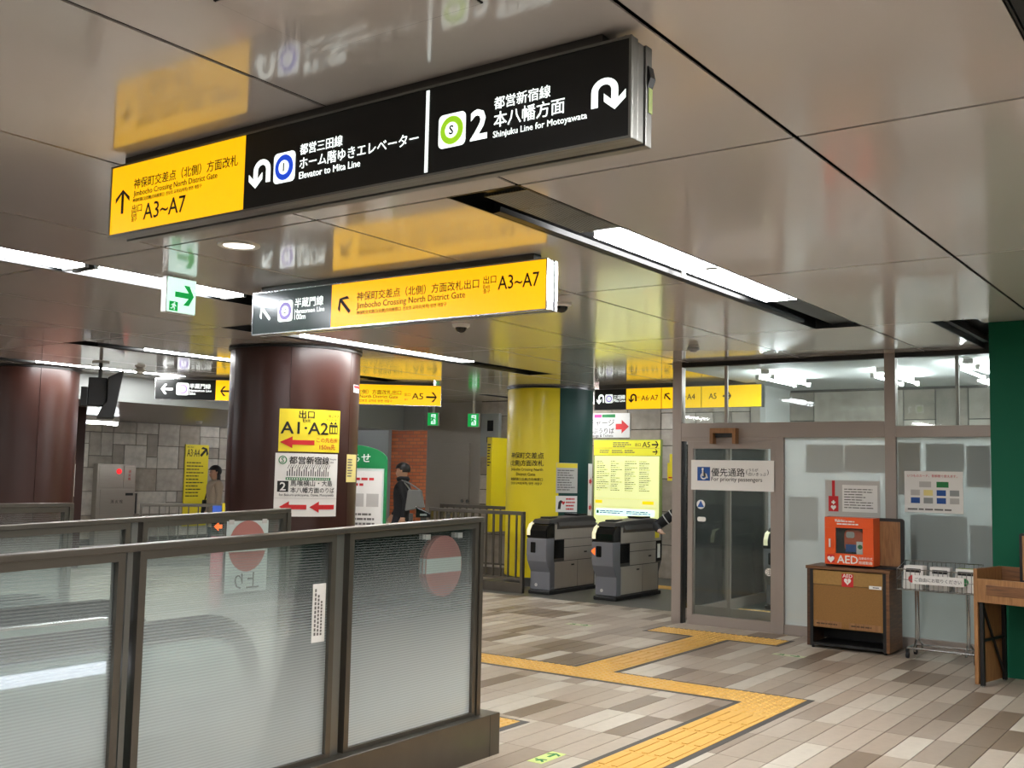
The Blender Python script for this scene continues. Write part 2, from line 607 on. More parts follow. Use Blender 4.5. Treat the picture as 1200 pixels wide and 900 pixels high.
# ================================================================== THE SETTING
# ---- ceiling: enamelled panels hung below a dark void, with recessed slots
XJ = [-1.37 - 1.26 * k for k in range(-5, 15)]          # joints along the hall
YJ = [3.70 + 2.475 * k for k in range(-4, 5)]           # joints across the hall
GAP = 0.011
SLOTS = [  # x0, x1, first joint row, number of cells, light start, light end
    (-3.035, -2.63, 4, 2), (-6.41, -6.02, 3, 2), (-7.67, -7.30, 5, 2), (-10.19, -9.81, 5, 2), (-0.51, -0.11, 3, 2),
    (-2.10, -1.37, 6, 1), (-3.035, -2.63, 1, 2), (-10.19, -9.81, 2, 2), (-12.71, -12.33, 5, 2), (-6.41, -6.02, 0, 2), (2.02, 2.41, 4, 2), (-0.51, -0.11, 0, 2), (2.02, 2.41, 1, 2),
    (-12.71, -12.33, 2, 2), (-10.40, -10.19, 8, 1)]


def slot_in(ci, ri):
    xa, xb = XJ[ci + 1], XJ[ci]
    for s in SLOTS:
        if s[2] <= ri < s[2] + s[3] and s[0] < xb - 0.01 and s[1] > xa + 0.01:
            return s
    return None


PY1 = 15.0
ceiling = MB().box(-19.3, 4.2, -6.2, 17.7, 3.18, 3.3).build('ceiling', M['void'])
struct(ceiling, 'glossy warm grey panel ceiling with dark joints')
pm = {}


def panel(x0, x1, y0, y1):
    y0, y1 = y0 + 0.003, y1 - 0.003
    x0, x1 = x0 + 0.004, x1 - 0.004        # joints along the hall are the wider ones
    key = (round(x1 - x0, 3), round(y1 - y0, 3))
    if key not in pm:
        w, d = key
        pm[key] = MB().box(0, w, 0, d, 0, 0.006).mesh('ceiling_panel', M['ceiling'])
    o = link('ceiling_panel', pm[key], ceiling)
    o.location = (x0, y0, CEIL)


ROWS = list(zip([-6.2] + YJ, YJ + [16.0]))
for ci in range(len(XJ) - 1):
    xa, xb = XJ[ci + 1], XJ[ci]
    if xb < -13.2:
        continue
    xa = max(xa, -13.2)
    for ri in range(0, len(YJ)):
        ya = YJ[ri] if ri >= 0 else -6.2
        yb = YJ[ri + 1] if ri + 1 < len(YJ) else PY1
        yb = min(yb, PY1)
        if ya >= PY1 - 0.02:
            continue
        if xb > -5.0 and ya > 8.7:          # over the office the panels stop at the glass partition
            continue
        if xa > -5.5 and yb > 10.6:
            yb = 10.62
        if xa < -5.5 < xb and ya > 8.6:
            g = GAP / 2
            panel(xa + g, -5.43, ya + g, yb - g)
            if ya < 8.7:
                panel(-5.428, xb - g, ya + g, 10.62)
            continue
        s = slot_in(ci, ri)
        g = GAP / 2
        if s:
            if s[0] - xa > 0.03:
                panel(xa + g, s[0] - 0.002, ya + g, yb - g)
            if xb - s[1] > 0.03:
                panel(s[1] + 0.002, xb - g, ya + g, yb - g)
        else:
            panel(xa + g, xb - g, ya + g, yb - g)
# inspection hatch: a thin dark outline round a small loose panel
hatch = E('ceiling_hatch', 'small square inspection hatch in the ceiling in front of the near sign', 'hatch', (-1.975, 1.965, CEIL - 0.0015))
MB().box(-0.305, 0.305, -0.205, 0.205, -0.0015, 0.002).build('hatch_seam', M['void'], hatch)
MB().box(-0.300, 0.300, -0.200, 0.200, -0.004, 0.0).build('hatch_panel', M['ceiling'], hatch)
MB().lathe((0.14, -0.02, 0), [(0.001, -0.014), (0.012, -0.012), (0.014, -0.004), (0.016, 0)], 12).build('latch', M['black'], hatch)


# ---- recessed lighting troughs
def trough(s, name_label, kind='panel', lights=()):
    x0, x1, r0, n = s[:4]
    ya, yb = YJ[r0], YJ[r0] + 2.475 * n
    if kind == 'recess':
        yb = 9.595
    e = E('light_trough', name_label, 'light fixture', (x0, ya, CEIL))
    w, d = x1 - x0, yb - ya
    hh = 0.2 if kind == 'recess' else 0.11
    mb = MB()
    mb.box(0, w, 0, d, hh, hh + 0.01)
    mb.box(0, 0.006, 0, d, 0, hh)
    mb.box(w - 0.006, w, 0, d, 0, hh)
    mb.box(0.006, w - 0.006, 0, 0.006, 0, hh)
    mb.box(0.006, w - 0.006, d - 0.006, d, 0, hh)
    mb.build('housing', M['slot'], e)
    if kind == 'panel':
        MB().prism([(0.012, 0.0), (0.05, 0.004), (0.055, 0.03), (0.016, 0.06)], 0.35, d - 0.4, 'y').build('reflector', M['chrome_strip'], e)
        box('crossbar', M['slot'], e, 0.15, w - 0.006, 0.008, d - 0.008, 0.03, 0.04)
        for a, b in lights:
            f = box('diffuser', M['lamp'], e, 0.155, w - 0.012, a - ya, b - ya, 0.006, 0.028)
    if kind == 'tubes':
        for a, b in lights:
            box('batten', M['white_paint'], e, 0.1, w - 0.1, a - ya, b - ya, 0.05, 0.1)
            for xx in (0.11, w - 0.11):
                MB().tube([(xx, a - ya + 0.03, 0.015), (xx, b - ya - 0.03, 0.015)], 0.016, 10).build('fluorescent_tube', M['tube'], e)
            for yy in (a - ya, b - ya - 0.03):
                box('tube_holder', M['grey_metal'], e, 0.07, w - 0.07, yy, yy + 0.03, -0.006, 0.06)
    if kind == 'strip':
        MB().prism([(0.02, 0.0), (0.07, 0.004), (0.075, 0.03), (0.026, 0.06)], 0.35, d - 0.4, 'y').build('reflector', M['chrome_strip'], e)
        for a, b in lights:
            box('diffuser', M['lamp'], e, 0.14, w - 0.06, a - ya, b - ya, 0.006, 0.028)
    return e


t1 = trough(SLOTS[0], 'black recessed ceiling trough with air grille and two bright panels beyond the big sign', 'panel', ((4.77, 5.94), (5.97, 7.17)))
gr = MB()
for k in range(15):
    gr.box(0.155 + k * 0.0155, 0.162 + k * 0.0155, 0.09, 0.92, 0.004, 0.016)
gr.build('air_grille', M['lintel'], t1)['kind'] = 'stuff'
for k in range(4):
    box('grille_bar', M['alu_dark'], t1, 0.15, 0.39, 0.09 + k * 0.277, 0.10 + k * 0.277, 0.004, 0.02)
MB().lathe((0.1, 2.25, 0.0), [(0.001, -0.012), (0.012, -0.01), (0.014, 0.0), (0.014, 0.11)], 12).build('sensor', M['white_paint'], t1)
for yy in (5.80, 7.05):
    MB().box(0.30, 0.385, yy - 3.70, yy - 3.70 + 0.07, 0.001, 0.006).build('lamp_clip', M['grey_metal'], t1)
trough(SLOTS[1], 'trough of bare fluorescent tubes at the far left of the ceiling', 'tubes', ((1.35, 2.6), (2.62, 3.83), (3.87, 5.12)))
trough(SLOTS[2], 'long black ceiling trough with a lit strip above the brown column with posters', 'strip', ((7.0, 8.25), (8.28, 9.55)))
trough(SLOTS[3], 'distant ceiling trough with a lit strip left of the brown column with posters', 'strip', ((7.05, 8.3), (8.33, 9.6)))
trough(SLOTS[4], 'ceiling trough at the top right corner of the view', 'panel', ((2.2, 3.4), (3.43, 4.6)))
rc = E('light_trough', 'dark ceiling recess in front of the green wall', 'light fixture', (-2.10, 8.65, CEIL))
rcm = MB().box(0, 0.235, 0, 1.97, 0.15, 0.16).box(0.235, 0.73, 0, 0.94, 0.15, 0.16).box(0, 0.006, 0, 1.97, 0, 0.15).box(0.006, 0.73, 0, 0.006, 0.022, 0.15).box(0.006, 0.235, 1.96, 1.97, 0.0, 0.15).box(0.724, 0.73, 0.006, 0.94, 0, 0.15)
rcm.build('housing', M['slot'], rc)
box('recessed_panel', M['ceiling'], rc, 0.20, 0.72, 0.01, 0.935, 0.10, 0.12)
box('reflector', M['chrome_strip'], rc, 0.012, 0.06, 0.05, 1.9, 0.05, 0.09)
for s, nm in zip(SLOTS[6:14], ('over the escalator side behind the near sign', 'left of the escalators', 'beyond the left brown column', 'over the escalator well', 'on the far right of the hall', 'behind the viewer on the right', 'behind the viewer on the far right', 'in the far left of the hall')):
    ya = YJ[s[2]]
    trough(s, 'lit ceiling trough ' + nm, 'panel' if s[0] > -9 else 'strip', ((ya + 1.07, ya + 2.24), (ya + 2.27, ya + 3.47)))
trough(SLOTS[14], 'short dark ceiling slot in front of the yellow column', 'none')

# ---- floor
WX0, WX1, WY1 = -6.45, -3.98, 3.25            # escalator well
fl = MB()
fl.box(-6.45, -3.98, WY1, 11.45, -0.2, -0.006)
fl.box(-3.98, 4.2, -6.2, 11.45, -0.2, -0.006)
fl.box(-19.3, -6.45, -6.2, 11.45, -0.2, -0.006)
fl.box(-19.3, -9.58, 11.45, 15.0, -0.2, -0.006)
floor = fl.build('floor', M['floor_grout'])
struct(floor, 'beige and brown plank-tiled station floor')
MB().box(-9.58, 4.2, 11.45, 17.7, -0.2, 0.0).box(-19.3, -9.58, 15.0, 17.7, -0.2, 0.0).build('grey_floor', M['floor_grey'], floor)['kind'] = 'stuff'

tones = M['floor_tile']
TW, TL = 0.1545, 0.595
tile_me = [MB().box(0.003, TW - 0.003, 0.002, TL - 0.002, -0.006, 0).mesh('floor_tile', m) for m in tones]
rt = random.Random(11)
tiles = []
Minv = Mcam.transposed()
for i in range(-114, 26):
    for j in range(-14, 14):
        x, y = -1.55 + TW * i, 7.0 + TL * j
        lim = 15.0 if x < -9.6 else 11.45
        y1 = min(y + TL, lim)
        if x < -19.1 or x > 2.4 or y < -1 or y > lim - 0.15:
            continue
        if x + TW > WX0 and x < WX1 and y < WY1:
            continue
        tone = rt.choices((0, 1, 2, 3, 4), (0.24, 0.3, 0.14, 0.18, 0.14))[0]
        c = Minv @ Vector((x + TW / 2, y + TL / 2, -H))
        vis = 0
        if c.y > 0.5:
            px, py = 600 + 1230 * c.x / c.y, 450 - 1230 * c.z / c.y
            if 540 < px < 1230 and py < 925 and not (px < 590 and py > 840) and px > 560 - 0 * py:
                vis = 1
        tiles.append((-vis, c.length, x, y, tone, y1))
tiles.sort()
rest = MB()
rmi = []
for k, (v, d, x, y, tone, y1) in enumerate(tiles):
    if k < 300 and v < 0 and y + TL <= 11.45:
        o = link('floor_tile', tile_me[tone], floor)
        o.location = (x, y, 0)
    else:
        rest.box(x + 0.003, x + TW - 0.003, y + 0.002, y1 - 0.002, -0.006, 0)
        rmi += [tone] * 6
me = rest.mesh('floor_tiles', None)
for m in tones:
    me.materials.append(m)
me.polygons.foreach_set('material_index', rmi)
o = link('floor_tiles', me, floor)
o['kind'] = 'stuff'


# ---- tactile paving
TT = 0.345
dots = MB().box(0, TT, 0, TT, -0.004, 0.003)
for i in range(6):
    for j in range(6):
        dots.cyl((0.029 + i * 0.0575, 0.029 + j * 0.0575), 0.016, 0.003, 0.010, 8, 0.009)
dot_me = dots.mesh('dot_tile', M['tactile'])
bars = MB().box(0, TT, 0, TT, -0.004, 0.003)
for i in range(4):
    bars.box(0.03 + i * 0.082, 0.069 + i * 0.082, 0.02, TT - 0.02, 0.003, 0.008)
bar_me = bars.mesh('bar_tile', M['tactile'])
bars2 = MB().box(0, TT, 0, TT, -0.004, 0.003)
for i in range(4):
    bars2.box(0.02, TT - 0.02, 0.03 + i * 0.082, 0.069 + i * 0.082, 0.003, 0.008)
bar2_me = bars2.mesh('bar_tile', M['tactile'])
tp = E('tactile_paving', 'yellow tactile paving path with dark edging crossing the floor to the glass door', 'tactile paving', (0, 0, 0))
bd = MB()
for r in ((-3.125, -2.69, 4.0, 7.195), (-7.3, -2.69, 7.195, 7.63), (-4.745, -4.31, 7.63, 9.805), (-5.28, -3.81, 9.805, 10.24)):
    bd.box(r[0], r[1], r[2], r[3], 0.0002, 0.0022)
bd.build('edging', M['tactile_border'], tp)


def trow(me_list, x0, y0, dx, dy):
    for k, me in enumerate(me_list):
        o = link('dot_tile' if me is dot_me else 'bar_tile', me, tp)
        o.location = (x0 + dx * k, y0 + dy * k, 0.0022)


st = TT + 0.003
xa = -3.08
trow([dot_me], xa, 7.24, 0, 0)
trow([dot_me] + [bar_me] * 8, xa, 7.24 - st, 0, -st)
trow([dot_me] * 1 + [bar2_me] * 1 + [dot_me] * 5 + [bar2_me] * 5, xa - st, 7.24, -st, 0)
trow([dot_me] + [bar_me] * 5 + [dot_me], -4.70, 7.60, 0, st * 0.955)
trow([dot_me] * 4, -5.24, 9.85, st, 0)
tp2 = E('tactile_paving', 'short yellow tactile strip at the escalator entrance behind the glass guard rail', 'tactile paving', (0, 0, 0))
box('edging', M['tactile_border'], tp2, -6.3, -3.90, 5.32, 5.74, 0.0002, 0.0022)
for k in range(6):
    o = link('dot_tile', dot_me, tp2)
    o.location = (-4.30 - st * k, 5.36, 0.0022)


# ---- stone-tiled walls
def ashlar(parent, u0, nu, v0, nv, du, dv, place, seed):
    """irregular coursed stone: each tile a mesh of its own"""
    rr = random.Random(seed)
    used = set()
    cache = {}
    for j in range(nv):
        for i in range(nu):
            if (i, j) in used:
                continue
            for w, h in rr.sample([(1, 1), (2, 1), (2, 2), (1, 2), (2, 2), (2, 1), (3, 2)], 7) + [(1, 1)]:
                cells = [(i + a, j + b) for a in range(w) for b in range(h)]
                if all(c not in used and c[0] < nu and c[1] < nv for c in cells):
                    break
            used.update(cells)
            t = rr.randrange(5)
            key = (w, h, t)
            if key not in cache:
                cache[key] = MB().box(0.006, w * du - 0.006, -0.028, 0.0, 0.006, h * dv - 0.006).mesh('stone_tile', M['tile_stone'][t], bevel=0.004)
            o = link('stone_tile', cache[key], parent)
            place(o, u0 + i * du, v0 + j * dv, rr.uniform(-0.008, 0.006))


wall_left = MB().box(-19.4, -19.2, -6.2, 17.7, 0, 2.55).build('wall_left', M['grout'])
struct(wall_left, 'stone-tiled wall at the far left behind the columns')


def pl_left(o, u, v, d):
    o.location = (-19.2 - d, u, v)
    o.rotation_euler = (0, 0, R(90))


ashlar(wall_left, 11.2, 20, 0.1, 10, 0.27, 0.24, pl_left, 3)
wall_back = MB().box(-11.36, -5.42, 15.0, 15.2, 0, CEIL + 0.3).build('wall_back', M['grout'])
struct(wall_back, 'stone-tiled wall behind the ticket gates')


def pl_back(o, u, v, d):
    o.location = (u, 15.0 - d, v)


ashlar(wall_back, -11.36, 19, 0.0, 11, 0.3, 0.26, pl_back, 5)
# metal-clad bay with a door, and the brick passage beyond
wm = MB().box(-12.62, -11.36, 15.0, 15.2, 0, CEIL).build('wall_metal', M['steel'])
struct(wm, 'brushed metal wall panel left of the yellow column')
box('door_panel', M['steel'], wm, -12.28, -11.60, 14.982, 15.0, 0.05, 2.12, bevel=0.004)
for xx in (-11.72, -11.60):
    MB().lathe((0, 0, 0), [(0.001, 0.05), (0.03, 0.05), (0.035, 0.035), (0.02, 0.02), (0.02, 0)], 12).build('door_knob', M['alu'], wm).matrix_local = Matrix.Translation((xx, 14.985, 1.08)) @ Matrix.Rotation(R(90), 4, 'X')
wb = MB().box(-19.2, -12.62, 17.5, 17.7, 0, 2.5).build('wall_brick', M['brick'])
struct(wb, 'orange-brown brick wall at the end of the passage')
struct(MB().box(-17.6, -15.75, 17.40, 17.5, 0, 2.5).build('wall_end_panel', M['lintel']), 'pale grey wall panel beside the bricks')
wp = MB().box(-12.62, -12.5, 15.2, 17.5, 0, CEIL).build('wall_passage', M['lintel'])
struct(wp, 'side wall of the brick passage')
steps = E('stairs', 'low grey steps leading up into the brick passage', 'stairs', (-14.5, 15.9, 0))
for k in range(3):
    box('step', M['floor_tile'][2], steps, -1.8, 1.85, k * 0.35, 1.5, k * 0.16 + 0.001, (k + 1) * 0.16)
# dropped ceiling and its edge
lc = MB().box(-19.2, -13.3, -6.2, 17.7, 2.5, 2.56).build('ceiling_low', M['low_ceiling'])
struct(lc, 'lower brownish ceiling at the far left')
fa = MB().box(-13.3, -13.2, -6.2, 11.6, 2.5, CEIL + 0.25).build('trim_1', M['lintel'])
struct(fa, 'pale grey edge of the dropped ceiling')
fb = MB().box(-13.3, -13.12, 11.6, 15.0, 2.36, CEIL + 0.25).box(-13.12, -12.62, 14.9, 15.0, 2.36, CEIL + 0.25).build('trim_2', M['lintel'])
struct(fb, 'grey lintel over the opening to the brick passage')
# walls that close the hall outside the view
struct(MB().box(-19.3, 4.3, -6.4, -6.2, 0, CEIL + 0.3).build('wall_front', M['wall_plain']), 'plain wall behind the viewer')
struct(MB().box(4.2, 4.4, -6.2, 9.6, 0, CEIL + 0.3).build('wall_east', M['wall_plain']), 'plain wall on the far right')
wg = MB().box(-1.86, 4.3, 9.6, 9.8, 0, CEIL + 0.3).build('wall_green', M['wall_green'])
struct(wg, 'dark green wall at the right edge of the view')
struct(MB().box(-1.86, -1.76, 9.8, 14.2, 0, CEIL + 0.3).build('wall_office_side', M['office_wall']), 'side wall of the staff office')
wo = MB().box(-5.42, -1.76, 14.2, 14.4, 0, CEIL + 0.3).build('wall_office_back', M['grout'])
struct(wo, 'stone-tiled back wall of the staff office')


def pl_off(o, u, v, d):
    o.location = (u, 14.2 - d, v)


ashlar(wo, -5.4, 9, 1.2, 4, 0.4, 0.4, pl_off, 9)
struct(MB().box(-5.42, -1.86, 10.72, 14.2, 2.83, 2.9).build('ceiling_office', M['office_ceiling']), 'white ceiling of the staff office')
struct(MB().box(-5.42, -5.34, 13.3, 14.2, 0, 2.83).build('wall_office_left', M['office_wall']), 'short side wall at the rear of the staff office')


# ---- glass partition of the staff office (plane y = 10.65)
PX = -5.4
wr = MB()
wr.box(PX + 0.05, PX + 0.16, 10.60, 10.70, 0, CEIL + 0.2)             # end post
wr.box(PX + 2.375, PX + 2.48, 10.60, 10.70, 0, CEIL)                   # middle post
wr.box(PX + 0.16, PX + 2.375, 10.60, 10.70, 2.03, 2.19)                # transom
wr.box(PX + 2.48, PX + 3.54, 10.60, 10.70, 2.03, 2.14)
wr.box(PX + 1.25, PX + 1.335, 10.60, 10.70, 0, 2.03)                   # door jamb
wr.box(PX + 1.335, PX + 3.54, 10.61, 10.69, 0, 0.10)                   # kick plate
wall_right = wr.build('wall_right', M['partition'], bevel=0.003)
struct(wall_right, 'metal-framed glass partition of the staff office')
box('head_trim', M['black'], wall_right, PX + 0.16, PX + 3.54, 10.605, 10.695, 2.815, CEIL + 0.2)
mul = MB().box(PX + 0.66, PX + 0.69, 10.63, 10.67, 2.19, 2.815).build('mullion', M['partition'], wall_right)
box('pane', M['clear_glass'], wall_right, PX + 0.16, PX + 2.375, 10.645, 10.653, 2.19, 2.815)
box('pane', M['clear_glass'], wall_right, PX + 2.48, PX + 3.54, 10.645, 10.653, 2.14, 2.815)
box('mullion', M['partition'], wall_right, PX + 3.03, PX + 3.06, 10.655, 10.69, 2.14, 2.815)
box('film_pane', M['film_glass'], wall_right, PX + 1.335, PX + 2.375, 10.645, 10.653, 0.10, 2.03)
box('film_pane', M['film_glass_grey'], wall_right, PX + 2.48, PX + 3.54, 10.645, 10.653, 0.10, 2.03)
# papers taped to the inside of the filmed panes
pp = MB()
for k, (a, b, c, d, m) in enumerate(((1.56, 1.95, 1.67, 1.96, 'paper_grey'), (1.96, 2.36, 1.68, 1.955, 'cork_strip'), (1.38, 1.69, 0.98, 1.42, 'paper_grey'), (2.49, 2.70, 1.47, 1.98, 'cork_strip'),
                                      (2.75, 3.10, 1.70, 1.97, 'paper_grey'), (3.12, 3.33, 1.56, 1.95, 'alu_dark'), (2.60, 3.12, 0.55, 1.28, 'alu_dark'), (3.14, 3.4, 0.7, 1.2, 'alu_dark'))):
    o = box('taped_notice', M[m], None, PX + a, PX + b, 10.656, 10.659, c, d)
    tag(o, ('grey notice seen through the frosted pane beside the door, upper left', 'brownish notice at the top of the frosted pane over the orange box', 'greyish sheet low on the frosted pane beside the door',
            'olive sheet at the upper left of the right frosted pane', 'wide grey sheet at the top of the right frosted pane', 'dark grey sheet at the upper right of the right frosted pane',
            'large grey panel behind the right frosted pane above the leaflet rack', 'narrow grey panel behind the right frosted pane next to the green wall')[k], 'notice')

# ---- sliding door
d1 = bpy.data.objects.new('door_1', None)
col.objects.link(d1)
d1.location = (PX + 0.16, 10.65, 0)
struct(d1, 'glazed sliding door in a metal frame for priority passengers')
dm = MB().box(0.075, 0.135, -0.035, 0.035, 0.0, 1.99).box(1.03, 1.09, -0.035, 0.035, 0.0, 1.99).box(0.135, 1.03, -0.035, 0.035, 0.0, 0.11).box(0.135, 1.03, -0.035, 0.035, 1.91, 1.99)
dm.build('door_leaf_frame', M['partition'], d1, bevel=0.002)
box('frame_head', M['partition'], d1, 0.0, 1.09, -0.045, 0.045, 1.99, 2.03)
box('frame_side', M['black'], d1, 0.0, 0.02, -0.045, 0.045, 0.0, 1.99)
box('pane', M['door_glass'], d1, 0.135, 1.03, -0.004, 0.004, 0.11, 1.91)
box('door_stile', M['partition'], d1, 0.52, 0.55, 0.03, 0.06, 0.0, 1.99)
box('bottom_rail', M['partition'], d1, 0.135, 1.03, 0.036, 0.05, 0.0, 0.2)
for k, (c, z) in enumerate(((0.17, 1.30), (0.18, 1.14))):
    flat('sticker', M['paper'], d1, disc(c + 0.05, z, 0.05) if k == 0 else rrect(c, c + 0.1, z - 0.025, z + 0.025, 0.02), -0.006)
flat('sticker_mark', M['ink_blue'], d1, [(0.18, 1.27), (0.26, 1.27), (0.22, 1.345)], -0.008)
flat('sticker', M['paper'], d1, disc(1.0, 0.62, 0.04), -0.006)
text('注', d1, 0.97, 1.03, 0.62, M['ink'], y=-0.0075)
wbx = E('door_sensor_box', 'small brown wooden cover on the transom above the glass door', 'door sensor', (PX + 0.69, 10.6, 1.96))
MB().prism([(-0.15, 0), (-0.15, 0.17), (0.15, 0.17), (0.15, 0), (0.11, 0), (0.11, 0.115), (-0.11, 0.115), (-0.11, 0)], -0.09, 0.0, 'y').build('wooden_cover', M['wood_light'], wbx, bevel=0.004)
box('sensor', M['black'], wbx, -0.1, 0.1, -0.05, -0.001, 0.07, 0.115)
nt_ = E('door_notice', 'white priority passengers notice with blue wheelchair symbol across the glass door', 'sign', (PX + 0.76, 10.60, 1.46))
box('plate', M['paper'], nt_, -0.475, 0.475, -0.003, 0.003, 0, 0.325)
wc = flat('wheelchair_symbol', M['ink_blue'], nt_, rect(-0.40, -0.25, 0.10, 0.25), -0.004)
flat('wheel', M['paper'], wc, disc(-0.325, 0.150, 0.037), -0.0056)
flat('wheel_hole', M['ink_blue'], wc, disc(-0.325, 0.152, 0.024), -0.0072)
flat('figure', M['paper'], wc, [(-0.342, 0.15), (-0.342, 0.212), (-0.328, 0.212), (-0.328, 0.165), (-0.298, 0.165), (-0.284, 0.125), (-0.272, 0.13), (-0.288, 0.178), (-0.328, 0.178), (-0.328, 0.15)], -0.009)
flat('head', M['paper'], wc, disc(-0.335, 0.226, 0.012), -0.0088)
text('優先通路', nt_, -0.235, 0.15, 0.195, M['ink'], y=-0.004, bold=0.012)
text('(', nt_, 0.165, 0.182, 0.20, M['ink'], y=-0.004)
text('うらが', nt_, 0.195, 0.30, 0.225, M['ink'], y=-0.004)
text('白いきっぷ', nt_, 0.195, 0.39, 0.18, M['ink'], y=-0.004)
text(')', nt_, 0.40, 0.417, 0.20, M['ink'], y=-0.004)
text('For priority passengers', nt_, -0.235, 0.345, 0.115, M['ink'], y=-0.004, bold=0.012)

# ---- office lamps behind the partition
for k, (x, y0, y1) in enumerate(((-4.55, 11.3, 12.5), (-3.35, 11.6, 12.8), (-2.35, 11.1, 12.3))):
    ol = E('office_lamp', ('twin tube lamp in the office nearest the end post', 'twin tube lamp in the middle of the office ceiling', 'twin tube lamp in the office next to the green wall')[k], 'ceiling lamp', (x, y0, 2.83), group='office lamps')
    box('batten', M['white_paint'], ol, -0.05, 0.05, 0, y1 - y0, -0.05, 0)
    for xx in (-0.09, 0.09):
        MB().tube([(xx, 0.04, -0.085), (xx, y1 - y0 - 0.04, -0.085)], 0.013, 8).build('fluorescent_tube', M['office_tube'] if 'office_tube' in M else M['tube'], ol)
        box('tube_holder', M['white_paint'], ol, xx - 0.02, xx + 0.02, 0, 0.03, -0.11, -0.06)
        box('tube_holder', M['white_paint'], ol, xx - 0.02, xx + 0.02, y1 - y0 - 0.03, y1 - y0, -0.11, -0.06)
cabt = E('locker', 'grey storage locker inside the office behind the frosted panes', 'locker', (-2.9, 13.9, 0))
box('body', M['office_wall'], cabt, -0.8, 0.8, -0.25, 0.25, 0.0, 1.8)
for k in range(3):
    box('door', M['lintel'], cabt, -0.78 + 0.525 * k, -0.27 + 0.525 * k, -0.27, -0.25, 0.05, 1.75, bevel=0.004)
    box('handle', M['black'], cabt, -0.35 + 0.525 * k, -0.33 + 0.525 * k, -0.285, -0.27, 0.95, 1.1)

# ================================================================== SIGNS
def sign_body(name, label, loc, rz, w, h, depth, frame, top_gap, slabs=3, cat='hanging sign'):
    """layered light-box: local x from -w/2 to w/2, front at y = 0, z from 0 to h"""
    e = E(name, label, cat, loc, rz)
    d = depth / slabs
    for k in range(slabs):
        a, b = k * d, (k + 1) * d - 0.006
        ins = 0.0 if k != 1 else 0.004
        MB().box(-w / 2 + ins, w / 2 - ins, a + (0.004 if k == 0 else 0), b, 0.0 + ins, h - ins).build('casing' if k else 'front_casing', frame, e, bevel=0.003)
        if k < slabs - 1:
            box('joint', M['black'], e, -w / 2 + 0.012, w / 2 - 0.012, b, b + 0.006, 0.012, h - 0.012)
    fr = MB()
    t = 0.008
    fr.box(-w / 2, w / 2, -0.004, 0.004, 0, t).box(-w / 2, w / 2, -0.004, 0.004, h - t, h).box(-w / 2, -w / 2 + t, -0.004, 0.004, t, h - t).box(w / 2 - t, w / 2, -0.004, 0.004, t, h - t)
    fr.build('rim', frame, e)
    box('mount', M['steel_dark'], e, -w / 2 + 0.06, w / 2 - 0.11, 0.02, depth - 0.02, h, h + top_gap)
    return e


def face(e, m, x0, x1, h, name='face'):
    t = 0.008
    return box(name, m, e, x0, x1, -0.001, 0.006, t, h - t)


PB, PW, YL = M['print_black'], M['print_white'], M['sign_yellow']
# --- near sign
W1, H1 = 2.45, 0.296
s1 = sign_body('overhead_sign', 'large near overhead sign, yellow at the left and black with white lettering', (-2.62, 2.5, 2.534), 0, W1, H1, 0.125, M['alu_dark'], CEIL - 2.83)
z1 = lambda z: z - 2.534
f1 = face(s1, M['sign_yellow'], -1.217, -0.392, H1, 'yellow_face')
f2 = face(s1, M['sign_black'], -0.392, 1.217, H1, 'black_face')
flat('up_arrow', PB, f1, arrow(-1.137, z1(2.672), 0.10, 90, 0.95, 0.15))
text('神保町交差点（北側）方面改札', f1, -1.065, -0.43, z1(2.735), PB)
text('Jimbocho Crossing North District Gate', f1, -1.065, -0.545, z1(2.692), PB, bold=0.006)
text('神保町路口(北側)方向検票口  진보초 교차로(북쪽) 방면 개찰구', f1, -1.068, -0.635, z1(2.666), PB)
text('出口', f1, -1.07, -1.005, z1(2.632), PB)
text('Exit', f1, -1.07, -1.036, z1(2.607), PB)
text('출구', f1, -1.07, -1.036, z1(2.589), PB)
text('A3~A7', f1, -0.993, -0.728, z1(2.612), PB, bold=0.01, stretch=0.066)
flat('turn_arrow', PW, f2, uturn(-0.362, -0.25, z1(2.615), z1(2.715)))
route_mark(f2, -0.232, -0.122, z1(2.612), z1(2.722), M['print_blue'], 'I')
text('都営三田線', f2, -0.10, 0.107, z1(2.718), PW, bold=0.012)
text('ホーム階ゆきエレベーター', f2, -0.10, 0.447, z1(2.668), PW, bold=0.012)
text('Elevator to Mita Line', f2, -0.10, 0.193, z1(2.625), PW, bold=0.012)
flat('divider', PW, f2, rect(0.477, 0.490, 0.014, H1 - 0.014))
route_mark(f2, 0.532, 0.640, z1(2.614), z1(2.722), M['print_green'], 'S')
text('2', f2, 0.658, 0.724, z1(2.668), PW, bold=0.03, stretch=0.098)
text('都営新宿線', f2, 0.749, 0.954, z1(2.722), PW, bold=0.012)
text('本八幡方面', f2, 0.749, 1.004, z1(2.670), PW, bold=0.014)
text('Shinjuku Line for Motoyawata', f2, 0.747, 1.081, z1(2.622), PW, bold=0.012)
flat('turn_arrow', PW, f2, uturn(1.095, 1.205, z1(2.628), z1(2.722), flip=True))
for xx in (0.03, 0.08):
    MB().cyl((1.19, xx), 0.008, H1, H1 + 0.014, 8).build('bolt', M['steel_dark'], s1)
stk = MB().box(W1 / 2 + 0.001, W1 / 2 + 0.0025, 0.095, 0.118, 0.10, 0.19).build('inspection_sticker', M['green_pale'], s1)
MB().prism([(W1 / 2 + 0.001, 0.17), (W1 / 2 + 0.012, 0.20), (W1 / 2 + 0.004, 0.235), (W1 / 2 + 0.001, 0.235)], 0.088, 0.118, 'y').build('peeling_corner', M['black'], stk)
bk = box('rear_face', M['sign_black'], s1, -1.21, 1.21, 0.1225, 0.1265, 0.01, H1 - 0.01)


